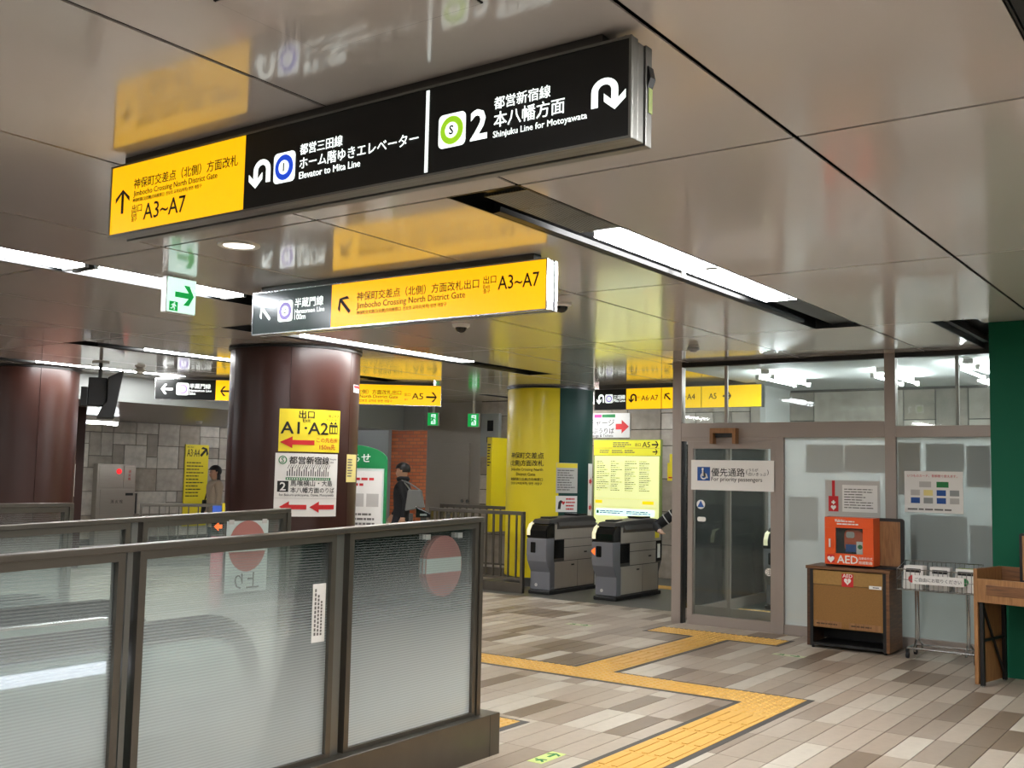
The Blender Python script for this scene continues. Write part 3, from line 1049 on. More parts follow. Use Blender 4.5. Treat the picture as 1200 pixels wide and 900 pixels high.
def back_text(parent, body, x0, x1, zc, y, m=None, bold=0.012, stretch=None):
    """lettering on the far side of a sign, readable from behind it"""
    text(body, parent, x0, x1, zc, m or PW, y=y, bold=bold, mirror=True, stretch=stretch)


back_text(bk, '都営新宿線 新宿方面', -0.6, 0.1, 0.18, 0.1275)
back_text(bk, '1', 0.3, 0.36, 0.15, 0.1275, stretch=0.1)
flat('route_mark', PW, bk, rrect(0.42, 0.53, 0.09, 0.2, 0.02), 0.1285)
flat('ring', M['print_green'], bk, disc(0.475, 0.145, 0.045), 0.1297)

# --- second sign
W2, H2 = 2.49, 0.30
s2 = sign_body('overhead_sign', 'second overhead sign, grey at the left and yellow with black lettering', (-4.51, 4.9, 2.525), 0, W2, H2, 0.115, M['alu'], CEIL - 2.825)
z2 = lambda z: z - 2.525
g1 = face(s2, M['sign_grey'], -1.237, -0.468, H2, 'grey_face')
g2 = face(s2, M['sign_yellow'], -0.468, 1.237, H2, 'yellow_face')
flat('up_left_arrow', PW, g1, arrow(-1.108, z2(2.675), 0.13, 135, 0.9, 0.16))
route_mark(g1, -0.981, -0.836, z2(2.603), z2(2.748), M['print_purple'], 'Z')
text('半蔵門線', g1, -0.816, -0.544, z2(2.722), PW, bold=0.008)
text('Hanzomon Line', g1, -0.816, -0.530, z2(2.665), PW, bold=0.008)
text('100m', g1, -0.816, -0.709, z2(2.627), PW, bold=0.008)
flat('up_left_arrow', PB, g2, arrow(-0.345, z2(2.672), 0.135, 135, 0.9, 0.17))
text('神保町交差点（北側）方面改札出口', g2, -0.237, 0.758, z2(2.720), PB)
text('Jimbocho Crossing North District Gate', g2, -0.237, 0.655, z2(2.656), PB, bold=0.006)
text('神保町交叉路口(北側)方向検票口  진보초 교차로(북쪽) 방면 개찰구', g2, -0.235, 0.512, z2(2.612), PB)
text('出口', g2, 0.791, 0.884, z2(2.735), PB)
text('Exit', g2, 0.792, 0.84, z2(2.695), PB)
text('출구', g2, 0.792, 0.84, z2(2.668), PB)
text('A3~A7', g2, 0.898, 1.190, z2(2.709), PB, bold=0.01, stretch=0.082)
bk2 = box('rear_face', M['sign_black'], s2, -1.23, 1.23, 0.1135, 0.1165, 0.01, H2 - 0.01)
back_text(bk2, '都営新宿線 本八幡方面', -0.8, 0.0, 0.18, 0.1175)
back_text(bk2, '2', 0.2, 0.27, 0.15, 0.1175, stretch=0.1)
flat('route_mark', PW, bk2, rrect(0.32, 0.44, 0.09, 0.21, 0.02), 0.1185)
flat('ring', M['print_green'], bk2, disc(0.38, 0.15, 0.048), 0.1197)

# --- long sign behind the column with posters (set at an angle to the hall)
W3, H3 = 4.02, 0.30
a3 = math.atan2(2.57, 3.06)
cx3, cy3 = -12.64 + math.cos(a3) * W3 / 2, 9.07 + math.sin(a3) * W3 / 2
s3 = sign_body('overhead_sign', 'long distant overhead sign passing behind the brown column, ending in A5', (cx3, cy3, 2.53), a3, W3, H3, 0.09, M['alu'], CEIL - 2.83, slabs=2)
o3 = lambda u: u - W3 / 2
z3 = lambda z: z - 2.53
h1 = face(s3, M['sign_black'], o3(0.008), o3(0.838), H3, 'black_face')
h2 = face(s3, M['sign_yellow_b'], o3(0.838), o3(W3 - 0.008), H3, 'yellow_face')
flat('left_arrow', PW, h1, arrow(o3(0.165), z3(2.68), 0.16, 180, 0.9, 0.16))
route_mark(h1, o3(0.296), o3(0.465), z3(2.60), z3(2.769), M['print_purple'], 'Z')
text('半蔵門線', h1, o3(0.476), o3(0.766), z3(2.73), PW, bold=0.01)
text('Hanzomon Line', h1, o3(0.476), o3(0.78), z3(2.668), PW, bold=0.01)
text('50m', h1, o3(0.476), o3(0.559), z3(2.625), PW, bold=0.01)
flat('left_arrow', PB, h2, arrow(o3(0.98), z3(2.67), 0.16, 180, 0.9, 0.17))
text('神保町交差点（北側）方面改札出口', h2, o3(2.32), o3(3.445), z3(2.715), PB)
text('Jimbocho Crossing North District Gate', h2, o3(2.32), o3(3.40), z3(2.645), PB, bold=0.006)
text('神保町交叉路口方向検票口 진보초 교차로 방면 개찰구', h2, o3(2.32), o3(3.32), z3(2.59), PB)
text('出口', h2, o3(3.494), o3(3.578), z3(2.69), PB)
text('출구', h2, o3(3.494), o3(3.545), z3(2.62), PB)
text('A5', h2, o3(3.60), o3(3.76), z3(2.67), PB, bold=0.012, stretch=0.088)
flat('right_arrow', PB, h2, arrow(o3(3.88), z3(2.66), 0.155, 0, 0.95, 0.17))

# --- sign over the ticket gates
W4 = 2.5
s4 = sign_body('overhead_sign', 'black and yellow overhead sign above the ticket gates, reading A6 and A7', (-6.44, 12.8, 2.51), 0, W4, 0.30, 0.1, M['alu_dark'], CEIL - 2.81, slabs=2)
o4 = lambda u: u - 7.79 + 6.44
z4 = lambda z: z - 2.51
k1 = face(s4, M['sign_black'], o4(0.108), o4(0.616), 0.30, 'black_face')
k2 = face(s4, M['sign_yellow_b'], o4(0.616), W4 / 2 - 0.008, 0.30, 'yellow_face')
flat('turn_arrow', PW, k1, uturn(o4(0.14), o4(0.26), z4(2.60), z4(2.735)))
route_mark(k1, o4(0.28), o4(0.40), z4(2.61), z4(2.73), M['print_purple'], 'I')
text('三田線', k1, o4(0.411), o4(0.597), z4(2.69), PW, bold=0.01)
text('Mita Line', k1, o4(0.411), o4(0.597), z4(2.64), PW, bold=0.01)
flat('turn_arrow', PB, k2, uturn(o4(0.655), o4(0.78), z4(2.61), z4(2.73)))
text('出口', k2, o4(0.79), o4(0.835), z4(2.68), PB)
text('A6·A7', k2, o4(0.85), o4(1.11), z4(2.668), PB, bold=0.012, stretch=0.075)
for u in (1.158, 1.75):
    flat('divider', PB, k2, rect(o4(u), o4(u) + 0.008, 0.01, 0.29))
flat('up_left_arrow', PB, k2, arrow(o4(1.255), z4(2.675), 0.12, 135, 0.9, 0.18))
text('A3·A4', k2, o4(1.40), o4(1.66), z4(2.668), PB, bold=0.012, stretch=0.075)
text('A5', k2, o4(1.86), o4(1.97), z4(2.668), PB, bold=0.012, stretch=0.075)
flat('right_arrow', PB, k2, arrow(o4(2.12), z4(2.665), 0.12, 0, 0.9, 0.18))


# --- small green exit signs
def running_man(parent, cx, cz, s, m, y):
    flat('running_man', m, parent, [(cx - 0.35 * s, cz + 0.1 * s), (cx - 0.05 * s, cz + 0.28 * s), (cx + 0.2 * s, cz + 0.2 * s), (cx + 0.38 * s, cz + 0.0 * s), (cx + 0.32 * s, cz - 0.06 * s), (cx + 0.12 * s, cz + 0.06 * s), (cx + 0.1 * s, cz - 0.12 * s), (cx + 0.22 * s, cz - 0.28 * s), (cx + 0.14 * s, cz - 0.5 * s), (cx + 0.05 * s, cz - 0.48 * s), (cx + 0.1 * s, cz - 0.28 * s), (cx - 0.08 * s, cz - 0.14 * s), (cx - 0.2 * s, cz - 0.36 * s), (cx - 0.45 * s, cz - 0.36 * s), (cx - 0.45 * s, cz - 0.28 * s), (cx - 0.24 * s, cz - 0.27 * s), (cx - 0.1 * s, cz + 0.12 * s), (cx - 0.3 * s, cz + 0.03 * s)], y)
    flat('running_man_head', m, parent, disc(cx + 0.12 * s, cz + 0.38 * s, 0.09 * s, 12), y)


ex = E('exit_sign', 'small hanging exit sign with a green arrow below the yellow end of the near sign', 'exit sign', (-5.83, 4.355, 2.612), R(90))
box('casing', M['white_paint'], ex, -0.118, 0.118, 0.004, 0.06, 0, 0.24, bevel=0.004)
xf = box('face', M['exit_white'], ex, -0.112, 0.112, -0.001, 0.006, 0.006, 0.234)
box('hanger', M['white_paint'], ex, -0.06, 0.06, 0.02, 0.045, 0.24, CEIL - 2.612)
flat('green_arrow', M['exit_green'], xf, arrow(0.02, 0.125, 0.15, 0, 0.95, 0.25), -0.003)
pk = flat('pictogram', M['exit_green'], xf, rect(-0.097, -0.03, 0.012, 0.075), -0.003)
running_man(pk, -0.0635, 0.045, 0.055, M['exit_white'], -0.0045)
for k, (x, y, z, rz) in enumerate(((-12.29, 14.75, 2.43, 0.2), (-11.36, 14.75, 2.40, 0.2))):
    e2 = E('exit_sign', ('small glowing green exit sign below the A5 end of the long sign', 'small glowing green exit sign between the A5 sign and the yellow column')[k], 'exit sign', (x, y, z), rz)
    box('casing', M['white_paint'], e2, -0.11, 0.11, 0.004, 0.05, 0, 0.24)
    q = box('face', M['exit_green'], e2, -0.105, 0.105, -0.001, 0.006, 0.006, 0.234)
    flat('door_shape', M['exit_white'], q, rect(-0.03, 0.06, 0.03, 0.21), -0.003)
    running_man(q, 0.0, 0.12, 0.16, M['exit_green'], -0.005)
    box('hanger', M['white_paint'], e2, -0.02, 0.02, 0.015, 0.035, 0.24, CEIL - z)

# ---- ceiling fittings
dl = E('downlight', 'round recessed downlight between the near sign and the second sign', 'ceiling light', (-4.71, 3.89, CEIL))
MB().lathe((0, 0, 0), [(0.085, -0.004), (0.1, -0.012), (0.118, -0.008), (0.12, 0.0)], 32).build('ring', M['white_paint'], dl, smooth=True)
MB().cyl((0, 0), 0.086, -0.006, -0.002, 32).build('lens', M['downlight'], dl)
for k, (x, y) in enumerate(((-5.56, 7.02), (-4.19, 6.48))):
    dc = E('dome_camera', ('small dome camera on the ceiling below the second sign', 'small dome camera on the ceiling at the right end of the second sign')[k], 'security camera', (x, y, CEIL))
    MB().lathe((0, 0, 0), [(0.001, -0.03), (0.06, -0.03), (0.075, -0.02), (0.078, 0.0)], 20).build('base', M['white_paint'], dc, smooth=True)
    MB().lathe((0, 0, 0), [(0.001, -0.075), (0.025, -0.07), (0.043, -0.053), (0.05, -0.03)], 20).build('dome', M['black_gloss'], dc, smooth=True)
sd = E('smoke_detector', 'round white smoke detector on the ceiling in front of the glass partition', 'smoke detector', (-4.44, 9.23, CEIL))
MB().lathe((0, 0, 0), [(0.05, -0.0), (0.05, -0.02)], 20).build('base', M['white_paint'], sd, smooth=True)
MB().lathe((0, 0, 0), [(0.001, -0.06), (0.03, -0.06), (0.038, -0.05), (0.06, -0.042), (0.062, -0.02), (0.001, -0.018)], 20).build('body', M['lintel'], sd, smooth=True)
sd2 = E('smoke_detector', 'white smoke detector on the ceiling beside the hanging monitor', 'smoke detector', (-11.9, 8.3, CEIL))
MB().lathe((0, 0, 0), [(0.05, -0.0), (0.05, -0.02)], 20).build('base', M['white_paint'], sd2, smooth=True)
MB().lathe((0, 0, 0), [(0.001, -0.07), (0.04, -0.07), (0.048, -0.05), (0.07, -0.042), (0.072, -0.02), (0.001, -0.018)], 20).build('body', M['white_paint'], sd2, smooth=True)

# ================================================================== COLUMNS
def cyl_warp(rad):
    def w(u, y, z):
        th = u / rad
        r = rad - y
        return (r * math.sin(th), -r * math.cos(th), z)
    return w


def arc_sheet(name, m, parent, rad, u0, u1, z0, z1, y=0.0, t=0.004, n=10):
    """curved plate lying on a cylinder of radius rad"""
    w = cyl_warp(rad)
    mb = MB()
    for i in range(n + 1):
        u = u0 + (u1 - u0) * i / n
        for yy, z in ((y, z0), (y, z1), (y - t, z1), (y - t, z0)):
            mb.v.append(w(u, yy, z))
    for i in range(n):
        a, b = i * 4, i * 4 + 4
        for q in range(4):
            mb.f.append((a + q, a + (q + 1) % 4, b + (q + 1) % 4, b + q))
    mb.f.append((0, 3, 2, 1))
    mb.f.append((n * 4, n * 4 + 1, n * 4 + 2, n * 4 + 3))
    return mb.build(name, m, parent, smooth=True)


def wflat(name, m, parent, pts, y, rad):
    """flat outline laid on a cylinder: finely split so that it follows the curve"""
    xs = [p[0] for p in pts]
    if max(xs) - min(xs) > 0.08 and len(pts) == 4:
        return arc_sheet(name, m, parent, rad, min(xs), max(xs), min(p[1] for p in pts), max(p[1] for p in pts), y, 0.001, 6)
    return flat(name, m, parent, pts, y, warp=cyl_warp(rad), t=0.001)


def column(name, label, cx, cy, rad, panels, m, face_rz, ztop=CEIL):
    e = E(name, label, 'column', (cx, cy, 0), face_rz)
    MB().cyl((0, 0), rad - 0.02, 0, ztop - 0.002, 48).build('core', M['black'], e)
    for k, (t0, t1, mm) in enumerate(panels):
        arc_sheet('curved_panel', mm, e, rad, R(t0) * rad + 0.003, R(t1) * rad - 0.003, 0.12, ztop - 0.03, 0.012, 0.012, max(4, int((t1 - t0) / 5)))
    MB().lathe((0, 0, 0), [(rad - 0.02, 0), (rad + 0.012, 0.0), (rad + 0.012, 0.115), (rad - 0.02, 0.118)], 48).build('base_ring', M['steel_dark'], e, smooth=True)
    MB().lathe((0, 0, 0), [(rad - 0.02, ztop - 0.03), (rad + 0.02, ztop - 0.028), (rad + 0.022, ztop - 0.004), (rad - 0.02, ztop - 0.003)], 48).build('top_ring', M['slot'], e, smooth=True)
    return e


RC = 0.687
c1 = column('column', 'brown round column with exit posters behind the escalators', -8.46, 7.83, RC, [(-64 + 60 * k, -4 + 60 * k, M['brown_col']) for k in range(6)], M['brown_col'], R(47.2))
c2 = column('column', 'dark brown round column at the left edge of the view', -13.47, 7.62, RC, [(-44 + 60 * k, 16 + 60 * k, M['brown_col']) for k in range(6)], M['brown_col'], R(60.5))
RY = 0.64
c3 = column('column', 'round column clad half in yellow and half in dark green beside the ticket gates', -8.65, 13.12, RY, [(-167, -77, M['col_yellow']), (-77, 12.6, M['col_yellow']), (12.6, 103, M['col_green']), (103, 193, M['col_green'])], M['col_green'], R(33.4))

# --- posters on the brown column
wC = cyl_warp(RC)
p1 = E('exit_poster', 'yellow A1 A2 exit poster with red arrow on the brown column', 'poster', (-8.46, 7.83, 0), R(47.2))
arc_sheet('sheet', M['paper_yellow'], p1, RC, -0.145, 0.510, 1.772, 2.203, -0.001, 0.002)
IK, IR = M['ink'], M['ink_red']
tk = dict(warp=wC, y=-0.0055)
text('出口', p1, 0.05, 0.205, 2.150, IK, bold=0.03, **tk)
text('Exit', p1, 0.09, 0.165, 2.09, IK, **tk)
text('A1·A2', p1, -0.125, 0.36, 2.012, IK, bold=0.025, stretch=0.12, **tk)
text('地上ゆき', p1, 0.36, 0.49, 2.145, IK, **tk)
text('エレベーター', p1, 0.335, 0.49, 2.105, IK, **tk)
wflat('lift_symbol', IK, p1, rect(0.375, 0.48, 1.965, 2.055), -0.0042, RC)
for q in range(3):
    flat('lift_person', M['paper_yellow'], p1, rect(0.388 + q * 0.031, 0.408 + q * 0.031, 1.975, 2.03), -0.006, warp=wC, t=0.001)
for q in (0.40, 0.45):
    flat('lift_arrow', IK, p1, [(q - 0.02, 2.062), (q + 0.02, 2.062), (q, 2.088)], -0.0042, warp=wC, t=0.001)


def warp_arrow(parent, x0, x1, zc, h, m, rad, y):
    """solid left-pointing arrow on a curved sheet"""
    hd = x0 + (x1 - x0) * 0.36
    w = cyl_warp(rad)
    mb = MB()
    n = 8
    for i in range(n + 1):
        t = max(i / n, 0.02)
        u = x0 + (hd - x0) * t
        for yy, z in ((y, zc - h / 2 * t), (y, zc + h / 2 * t), (y - 0.001, zc + h / 2 * t), (y - 0.001, zc - h / 2 * t)):
            mb.v.append(w(u, yy, z))
    for i in range(n):
        for q in range(4):
            mb.f.append((i * 4 + q, i * 4 + (q + 1) % 4, i * 4 + 4 + (q + 1) % 4, i * 4 + 4 + q))
    mb.build('red_arrow_head', m, parent)
    arc_sheet('red_arrow_shaft', m, parent, rad, hd, x1, zc - h * 0.2, zc + h * 0.2, y, 0.001, 5)


warp_arrow(p1, -0.13, 0.215, 1.865, 0.12, IR, RC, -0.0042)
text('この先右折', p1, 0.235, 0.485, 1.895, IR, bold=0.01, **tk)
text('150m先', p1, 0.27, 0.455, 1.825, IR, bold=0.006, **tk)
p2 = E('line_poster', 'white train line poster with two red arrows on the brown column', 'poster', (-8.46, 7.83, 0), R(47.2))
arc_sheet('sheet', M['paper'], p2, RC, -0.17, 0.497, 1.12, 1.755, -0.001, 0.002)
sc = wflat('line_mark', M['ink_green'], p2, disc(-0.095, 1.685, 0.042), -0.0042, RC)
flat('line_mark_centre', M['paper'], sc, disc(-0.095, 1.685, 0.032), -0.0058, warp=wC, t=0.001)
text('S', sc, -0.11, -0.08, 1.685, M['ink_green'], bold=0.02, warp=wC, y=-0.0075)
text('都営新宿線', p2, -0.03, 0.385, 1.685, IK, bold=0.03, **tk)
text('Shinjuku', p2, 0.395, 0.475, 1.70, IK, **tk)
text('Line', p2, 0.395, 0.44, 1.672, IK, **tk)
st_ = MB()
for q in range(19):
    u = -0.05 + q * 0.0235
    st_.prism(rect(u, u + 0.009, 1.525, 1.525 + 0.05 + 0.02 * ((q * 7) % 3)), -0.004, -0.005)
    st_.prism([(u + 0.003, 1.60), (u + 0.008, 1.60), (u + 0.026, 1.64), (u + 0.021, 1.64)], -0.004, -0.005)
st_.v = [wC(*p) for p in st_.v]
so = st_.build('station_names', IK, p2)
so['kind'] = 'stuff'
arc_sheet('line_diagram', M['ink_green'], p2, RC, -0.06, 0.41, 1.485, 1.512, -0.0042, 0.001, 6)
for q in range(19):
    flat('station_dot', M['paper'], p2, rect(-0.048 + q * 0.0235, -0.036 + q * 0.0235, 1.491, 1.506), -0.0058, warp=wC, t=0.001)
b2 = wflat('number_box', IK, p2, rect(-0.14, -0.03, 1.365, 1.475), -0.0042, RC)
text('2', b2, -0.115, -0.055, 1.42, M['paper'], bold=0.02, stretch=0.085, warp=wC, y=-0.0065)
text('馬喰横山・大島', p2, -0.01, 0.43, 1.455, IK, bold=0.018, **tk)
text('本八幡方面のりば', p2, -0.01, 0.46, 1.385, IK, bold=0.018, **tk)
text('for Bakuro-yokoyama, Ojima, Motoyawata', p2, -0.12, 0.455, 1.333, IK, bold=0.01, **tk)
wflat('divider', M['paper_grey'], p2, rect(-0.165, 0.492, 1.30, 1.303), -0.0042, RC)
warp_arrow(p2, -0.115, 0.155, 1.215, 0.115, IR, RC, -0.0042)
warp_arrow(p2, 0.185, 0.465, 1.215, 0.115, IR, RC, -0.0042)
p3 = E('paper_note', 'small pale yellow note wrapped round the edge of the brown column', 'note', (-8.46, 7.83, 0), R(47.2))
arc_sheet('sheet', M['note_yellow'], p3, RC, 0.645, 0.90, 1.47, 1.76, -0.001, 0.002)
print_lines(p3, 0.66, 0.78, 1.52, 1.72, 7, M['ink_grey'], y=-0.0045, warp=wC)
p4 = E('sticker', 'small red and white sticker high on the brown column', 'sticker', (-8.46, 7.83, 0), R(47.2))
arc_sheet('sheet', M['paper'], p4, RC, 0.74, 0.93, 2.42, 2.50, -0.001, 0.002)
arc_sheet('red_band', M['ink_red'], p4, RC, 0.745, 0.925, 2.465, 2.495, -0.0035, 0.001)

# --- lettering and notices on the yellow and green column
wY = cyl_warp(RY)
ty = dict(warp=wY, y=-0.007)
text('神保町交差点', c3, -0.66, -0.08, 1.857, IK, bold=0.012, **ty)
text('(北側)方面改札', c3, -0.68, -0.08, 1.742, IK, bold=0.012, **ty)
text('Jimbocho Crossing North', c3, -0.66, -0.09, 1.652, IK, bold=0.008, **ty)
text('District Gate', c3, -0.53, -0.20, 1.588, IK, bold=0.008, **ty)
text('神保町路口(北側)方向検票口', c3, -0.66, -0.09, 1.512, IK, **ty)
text('진보초 교차로(북쪽) 방면 개찰구', c3, -0.66, -0.10, 1.452, IK, **ty)
n1 = E('notice', 'upper notice with yellow band on the green half of the column', 'notice', (-8.65, 13.12, 0), R(33.4))
arc_sheet('sheet', M['paper_grey'], n1, RY, 0.10, 0.44, 1.33, 1.76, -0.001, 0.002)
arc_sheet('yellow_band', M['paper_yellow'], n1, RY, 0.105, 0.435, 1.69, 1.755, -0.0035, 0.001)
print_lines(n1, 0.12, 0.43, 1.36, 1.67, 9, M['ink_grey'], y=-0.0045, warp=wY)
n2 = E('notice', 'lower notice with a red heart on the green half of the column', 'notice', (-8.65, 13.12, 0), R(33.4))
arc_sheet('sheet', M['paper'], n2, RY, 0.10, 0.44, 1.06, 1.29, -0.001, 0.002)
print_lines(n2, 0.25, 0.43, 1.08, 1.27, 4, M['ink_red'], y=-0.0045, warp=wY)
flat('figure', IK, n2, [(0.13, 1.10), (0.17, 1.10), (0.18, 1.18), (0.21, 1.21), (0.17, 1.23), (0.14, 1.20)], -0.0045, warp=wY)
flat('heart', M['ink_red'], n2, [(0.21, 1.16), (0.24, 1.20), (0.225, 1.215), (0.21, 1.205), (0.195, 1.215), (0.185, 1.20)], -0.0045, warp=wY)
n3 = E('notice', 'narrow white notice with red arrows at the right edge of the green column', 'notice', (-8.65, 13.12, 0), R(33.4))
arc_sheet('sheet', M['paper'], n3, RY, 0.70, 0.90, 0.98, 1.76, -0.001, 0.002)
for z in (1.5, 1.12):
    flat('red_arrow', IR, n3, solid_arrow(0.73, 0.87, z, 0.13, left=False, headfrac=0.6), -0.0045, warp=wY)

# slim brown post left of the fire cabinet
ps = E('brown_post', 'slim brown metal post just right of the left column', 'post', (-15.0, 9.45, 0), R(57))
box('post', M['brown_col'], ps, -0.09, 0.07, -0.05, 0.05, 0, 2.5)
box('notice_strip', M['paper'], ps, -0.12, -0.045, -0.054, -0.05, 1.10, 1.60)
print_lines(ps, -0.11, -0.055, 1.13, 1.57, 9, M['ink_red'], y=-0.0545)

# ================================================================== ESCALATOR GUARD RAILS
def guard(label, x, y_end, panels, plinth=True, slope=0.026, top=1.345, h0=0.231):
    """glass guard rail running back from y_end; panels: (y0, y1) of each glazed frame"""
    e = E('guard_rail', label, 'railing', (x, y_end, 0))
    L = y_end - panels[-1][0]
    zt = lambda y: top - slope * (y_end - y)
    lo = panels[-1][0] - y_end

    def run(name, x0, x1, ya, yb, dz0, dz1, m, bev=0.0):
        mb = MB().box(x0, x1, ya, yb, 0, 1)
        for i, v in enumerate(mb.v):
            t = zt(v[1] + y_end)
            mb.v[i] = (v[0], v[1], t + (dz1 if v[2] > 0.5 else dz0))
        return mb.build(name, m, e, bevel=bev)

    run('handrail', -0.03, 0.035, lo, 0.0, -0.028, 0.0, M['bronze'], 0.004)
    for (ya, yb) in panels:
        a, b = ya - y_end, yb - y_end
        run('frame_top', -0.022, 0.026, a, b, -0.062, -0.0285, M['bronze'])
        for s0, s1 in ((a, a + 0.032), (b - 0.032, b)):
            mb = MB().box(-0.022, 0.026, s0, s1, h0, 1)
            for i, v in enumerate(mb.v):
                if v[2] > 0.5:
                    mb.v[i] = (v[0], v[1], zt(v[1] + y_end) - 0.062)
            mb.build('frame_stile', M['bronze'], e)
        box('frame_bottom', M['bronze'], e, -0.022, 0.026, a + 0.032, b - 0.032, h0, h0 + 0.02)
        mb = MB().box(-0.006, 0.006, a + 0.032, b - 0.032, h0 + 0.02, 1)
        for i, v in enumerate(mb.v):
            if v[2] > 0.5:
                mb.v[i] = (v[0], v[1], zt(v[1] + y_end) - 0.062)
        mb.build('glass_panel', M['rail_glass'], e)
    for i in range(len(panels) - 1):
        a, b = panels[i + 1][1] - y_end, panels[i][0] - y_end
        box('post', M['alu_dark'], e, -0.03, 0.006, a + 0.02, b - 0.02, h0, zt(a + y_end) - 0.03)
    box('end_post', M['bronze'], e, -0.03, 0.035, -0.032, 0.0, h0, top - 0.028)
    if plinth:
        box('plinth', M['bronze'], e, -0.16, 0.085, lo, 0.125, 0.0, h0, bevel=0.004)
        box('plinth_joint', M['black'], e, 0.0852, 0.0856, 0.03, 0.033, 0.0, h0)
    else:
        box('plinth', M['bronze'], e, -0.1, 0.1, lo, 0.03, 0.0, h0)
    return e


g_near = guard('near glass guard rail with metal frame and plinth beside the escalator', -3.69, 4.875, [(3.79, 4.84), (2.60, 3.70), (1.42, 2.535)])
g_mid = guard('middle glass guard rail between the two escalators', -5.2, 4.79, [(3.68, 4.76), (2.50, 3.60), (1.3, 2.42)], plinth=False, slope=0.03, top=1.342)
g_far = guard('far glass guard rail beyond the second escalator', -6.6, 4.12, [(3.0, 4.09), (1.9, 2.95)], plinth=False, slope=0.0, top=1.338)


def no_entry(label, x, y0, y1, z0, z1):
    e = E('no_entry_notice', label, 'notice', (x, (y0 + y1) / 2, z0), R(90))
    w, h = (y1 - y0) / 2, z1 - z0
    box('sheet', M['poster_clear'], e, -w, w, -0.002, 0.0015, 0, h)
    rr = w * 0.9
    n = 28
    ell = [(rr * math.cos(2 * PI * i / n), h * 0.645 + rr * 1.06 * math.sin(2 * PI * i / n)) for i in range(n)]
    d = flat('no_entry_disc', M['poster_red'], e, ell, -0.003)
    flat('white_bar', M['poster_white'], d, rect(-rr * 0.96, rr * 0.96, h * 0.57, h * 0.74), -0.0045)
    text('上り', e, -w * 0.55, w * 0.62, h * 0.16, M['ink_grey'], y=-0.003, mirror=True, bold=0.01)
    for s in (-1, 1):
        flat('tape', M['paper_grey'], e, rect(s * w * 0.8 - 0.02, s * w * 0.8 + 0.02, h - 0.02, h + 0.008), -0.003)
    return e


no_entry('faded no entry notice taped inside the near guard rail glass', -3.699, 4.39, 4.74, 0.775, 1.25)
no_entry('faded no entry notice on the middle guard rail between the escalators', -5.17, 4.27, 4.60, 0.83, 1.27)
vs_ = E('warning_strip', 'narrow white strip of vertical print on the near guard rail glass', 'sticker', (-3.681, 3.61, 0.78), R(90))
box('sheet', M['paper'], vs_, -0.042, 0.042, -0.001, 0.001, 0, 0.275)
for k in range(3):
    print_lines(vs_, -0.03 + 0.02 * k, -0.018 + 0.02 * k, 0.03, 0.255 - 0.03 * k, 11, M['ink_grey'], y=-0.002, fill=0.7, ragged=0.1)


# ---- escalators
def escalator(label, x0, x1, ynew):
    e = E('escalator', label, 'escalator', ((x0 + x1) / 2, ynew, 0))
    w = (x1 - x0) / 2
    rad, zc = 0.30, 0.555
    for s in (-1, 1):
        path = []
        for i in range(15):
            th = -PI / 2 + PI * i / 14
            path.append((s * w, -0.33 + rad * math.cos(th), zc + rad * math.sin(th)))
        path = [(s * w, -0.75, zc - rad)] + path + [(s * w, -2.2, zc + rad), (s * w, -2.7, zc + rad - 0.12), (s * w, -3.6, zc + rad - 0.62)]
        hr = MB().tube(path, 0.042, 10)
        hr.build('handrail', M['rubber'], e, smooth=True)
        inner = []
        for i in range(15):
            th = -PI / 2 + PI * i / 14
            inner.append((-0.33 + (rad - 0.055) * math.cos(th), zc + (rad - 0.055) * math.sin(th)))
        pts = inner + [(-2.2, zc + rad - 0.055), (-2.7, zc + rad - 0.175), (-3.6, zc + rad - 0.68), (-3.6, zc - rad - 0.5), (-2.5, zc - rad)]
        MB().prism(pts, s * w - 0.005, s * w + 0.005, 'x').build('balustrade_glass', M['esc_glass'], e)
        rail = [(s * w, p[0], p[1]) for p in inner] + [(s * w, -2.2, zc + rad - 0.055), (s * w, -2.7, zc + rad - 0.175)]
        MB().tube(rail, 0.014, 6).build('handrail_guide', M['alu'], e, smooth=True)
        MB().prism([(-0.15, 0.0), (-0.15, 0.22), (-0.35, 0.27), (-2.45, 0.27), (-3.6, -0.38), (-3.6, -0.65), (-2.45, 0.0)], s * w - 0.07, s * w + 0.07, 'x').build('skirt', M['esc_panel'], e, bevel=0.004)
        MB().box(s * w + 0.012, s * w + 0.02, -2.3, -0.85, 0.70, 0.75).build('light_strip', M['esc_led'], e)
    box('landing_plate', M['steel'], e, -w + 0.07, w - 0.07, -1.45, 0.35, -0.02, 0.004)
    cb = MB()
    for k in range(22):
        cb.box(-w + 0.09 + k * (2 * w - 0.18) / 22, -w + 0.09 + (k + 0.55) * (2 * w - 0.18) / 22, -1.55, -1.45, -0.02, 0.006)
    cbo = cb.build('comb_teeth', M['tactile'], e)
    cbo['kind'] = 'stuff'
    for k in range(5):
        z = -0.003 - (0 if k < 2 else (k - 1) * 0.2)
        box('step', M['steel_dark'], e, -w + 0.075, w - 0.075, -1.95 - k * 0.38, -1.56 - k * 0.38, z - 0.19, z)
    return e


escalator('near escalator with rounded grey handrails behind the frosted guard rail', -4.98, -4.13, 3.64)
escalator('second escalator beyond the middle guard rail', -6.38, -5.5, 3.5)


